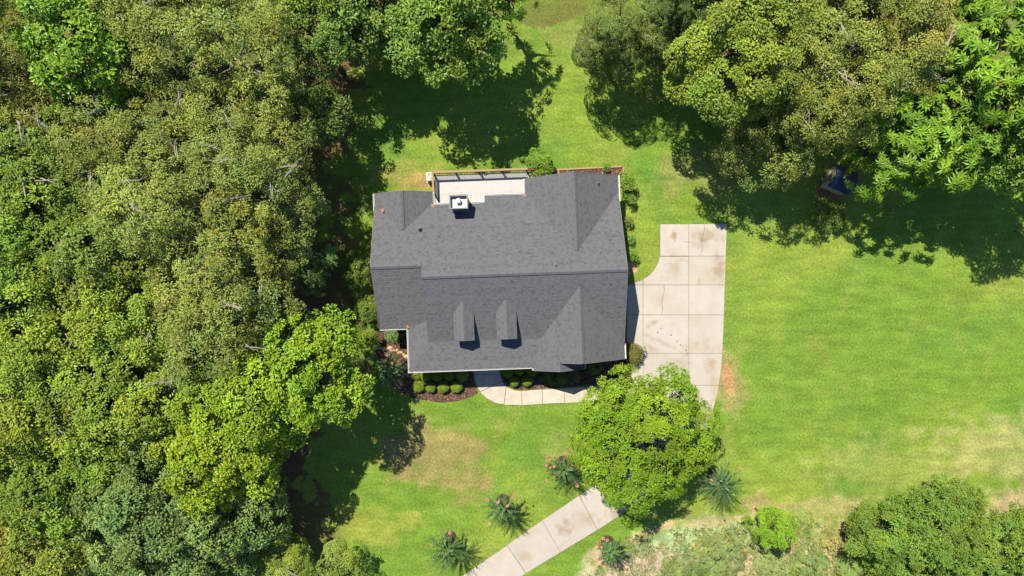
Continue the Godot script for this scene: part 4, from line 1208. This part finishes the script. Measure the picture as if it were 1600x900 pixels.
	myrtle("broad spiky crape myrtle right of the maple", Vector2(15.60, 14.55), 1.75, 4.5, 4, Color(0.10, 0.185, 0.07))
	myrtle("small crape myrtle on bare soil right of the driveway's end", Vector2(7.45, 19.80), 1.15, 3.6, 10, my)
	myrtle("large shaded crape myrtle at the house's front left corner", Vector2(-9.35, 6.00), 1.6, 4.0, 6, Color(0.11, 0.20, 0.075))
	# brush on the bank
	var brush := "brush on the bank below the lawn"
	var spots := [["grey-green brush left of the young tree at the bottom edge", 15.95, 20.85, 2.1, 1.6, Color(0.202, 0.269, 0.082)], ["pale brush at the bottom edge under the young tree", 20.36, 21.34, 1.5, 1.2, Color(0.224, 0.283, 0.090)],
		["mid-green brush right of the young tree at the bottom edge", 23.06, 21.34, 1.5, 1.3, Color(0.194, 0.269, 0.074)], ["low yellowish brush between young tree and dark trees", 24.72, 20.02, 1.3, 0.9, Color(0.283, 0.299, 0.090)],
		["brush at the bottom edge left of the dark trees", 26.25, 21.49, 1.4, 1.3, Color(0.179, 0.269, 0.060)], ["small brush at the bottom edge right of the bare soil", 12.85, 21.85, 1.1, 1.0, Color(0.179, 0.255, 0.074)],
		["low brush on the bank right above the young tree's foot", 22.33, 18.26, 1.2, 0.6, Color(0.255, 0.313, 0.074)]]
	for b in spots:
		bush("brush", b[0], Vector2(b[1], b[2]), b[3], b[4], "spray", b[5], {"group": brush, "size": 0.34, "dense": 2.6, "lobes": 14})
	# weeds and uncut grass on the bank
	var places := []
	var tints := []
	var area := poly([8.00, 19.75, 14.00, 18.60, 18.00, 18.25, 22.00, 18.10, 27.00, 19.00, 27.50, 22.50, 25.00, 24.00, 5.00, 24.00])
	while places.size() < 1000:
		var p := Vector2(rng.randf_range(4, 28), rng.randf_range(17, 24))
		if Geometry2D.is_point_in_polygon(p, area) and rng.randf() < 0.5 + 0.6 * M.weed_noise.get_noise_2d(p.x, p.y):
			places.append(Transform3D(Basis.from_euler(Vector3(rng.randf_range(-0.3, 0.3), rng.randf() * TAU, 0)).scaled(Vector3.ONE * rng.randf_range(0.5, 1.2)), Vector3(p.x, 0.0, p.y)))
			var t := rng.randf_range(0.7, 1.3)
			tints.append(Color(0.15 * t, 0.215 * t, 0.075 * t) if rng.randf() > 0.2 else Color(0.30 * t, 0.25 * t, 0.10 * t))
	var g := scatter(self, "grass", boughs["tuft"][0], places, tints)
	tag(g, "uncut grey-green weeds on the bank at the bottom", "grass")

func _ready() -> void:
	rng.seed = 20240
	var cam := Camera3D.new()
	cam.name = "camera"
	add_child(cam)
	cam.position = Vector3(0, 53.3, 0)
	cam.basis = Basis(Vector3.RIGHT, Vector3.FORWARD, Vector3.UP)
	cam.fov = 45.77
	cam.far = 1200.0
	cam.current = true
	var we := WorldEnvironment.new()
	we.name = "world"
	var env := Environment.new()
	env.background_mode = Environment.BG_SKY
	var sky := Sky.new()
	var sm := ProceduralSkyMaterial.new()
	sm.sky_top_color = Color(0.31, 0.41, 0.57)
	sm.sky_horizon_color = Color(0.60, 0.64, 0.69)
	sm.sky_curve = 0.15
	sm.ground_bottom_color = Color(0.2, 0.25, 0.15)
	sm.ground_horizon_color = Color(0.6, 0.66, 0.7)
	sky.sky_material = sm
	env.sky = sky
	env.tonemap_mode = Environment.TONE_MAPPER_LINEAR
	env.tonemap_exposure = 2.25
	env.sdfgi_enabled = true
	env.ssao_enabled = true
	env.ssil_enabled = true
	we.environment = env
	add_child(we)
	var sun := DirectionalLight3D.new()
	sun.name = "sun"
	add_child(sun)
	sun.look_at_from_position(Vector3.ZERO, Vector3(0.32, -1.0, 0.53), Vector3.UP)
	sun.light_energy = 1.5
	sun.light_color = Color(1.0, 0.955, 0.88)
	sun.light_angular_distance = 0.5
	sun.shadow_enabled = true

	make_materials()
	M["weed_noise"] = noise(0.3, 3, 77)
	make_ground()
	make_paving()
	make_beds()
	make_house()
	make_deck()
	make_yard()
	make_boughs()
	make_shoots()
	make_trees()
	make_shrubs()
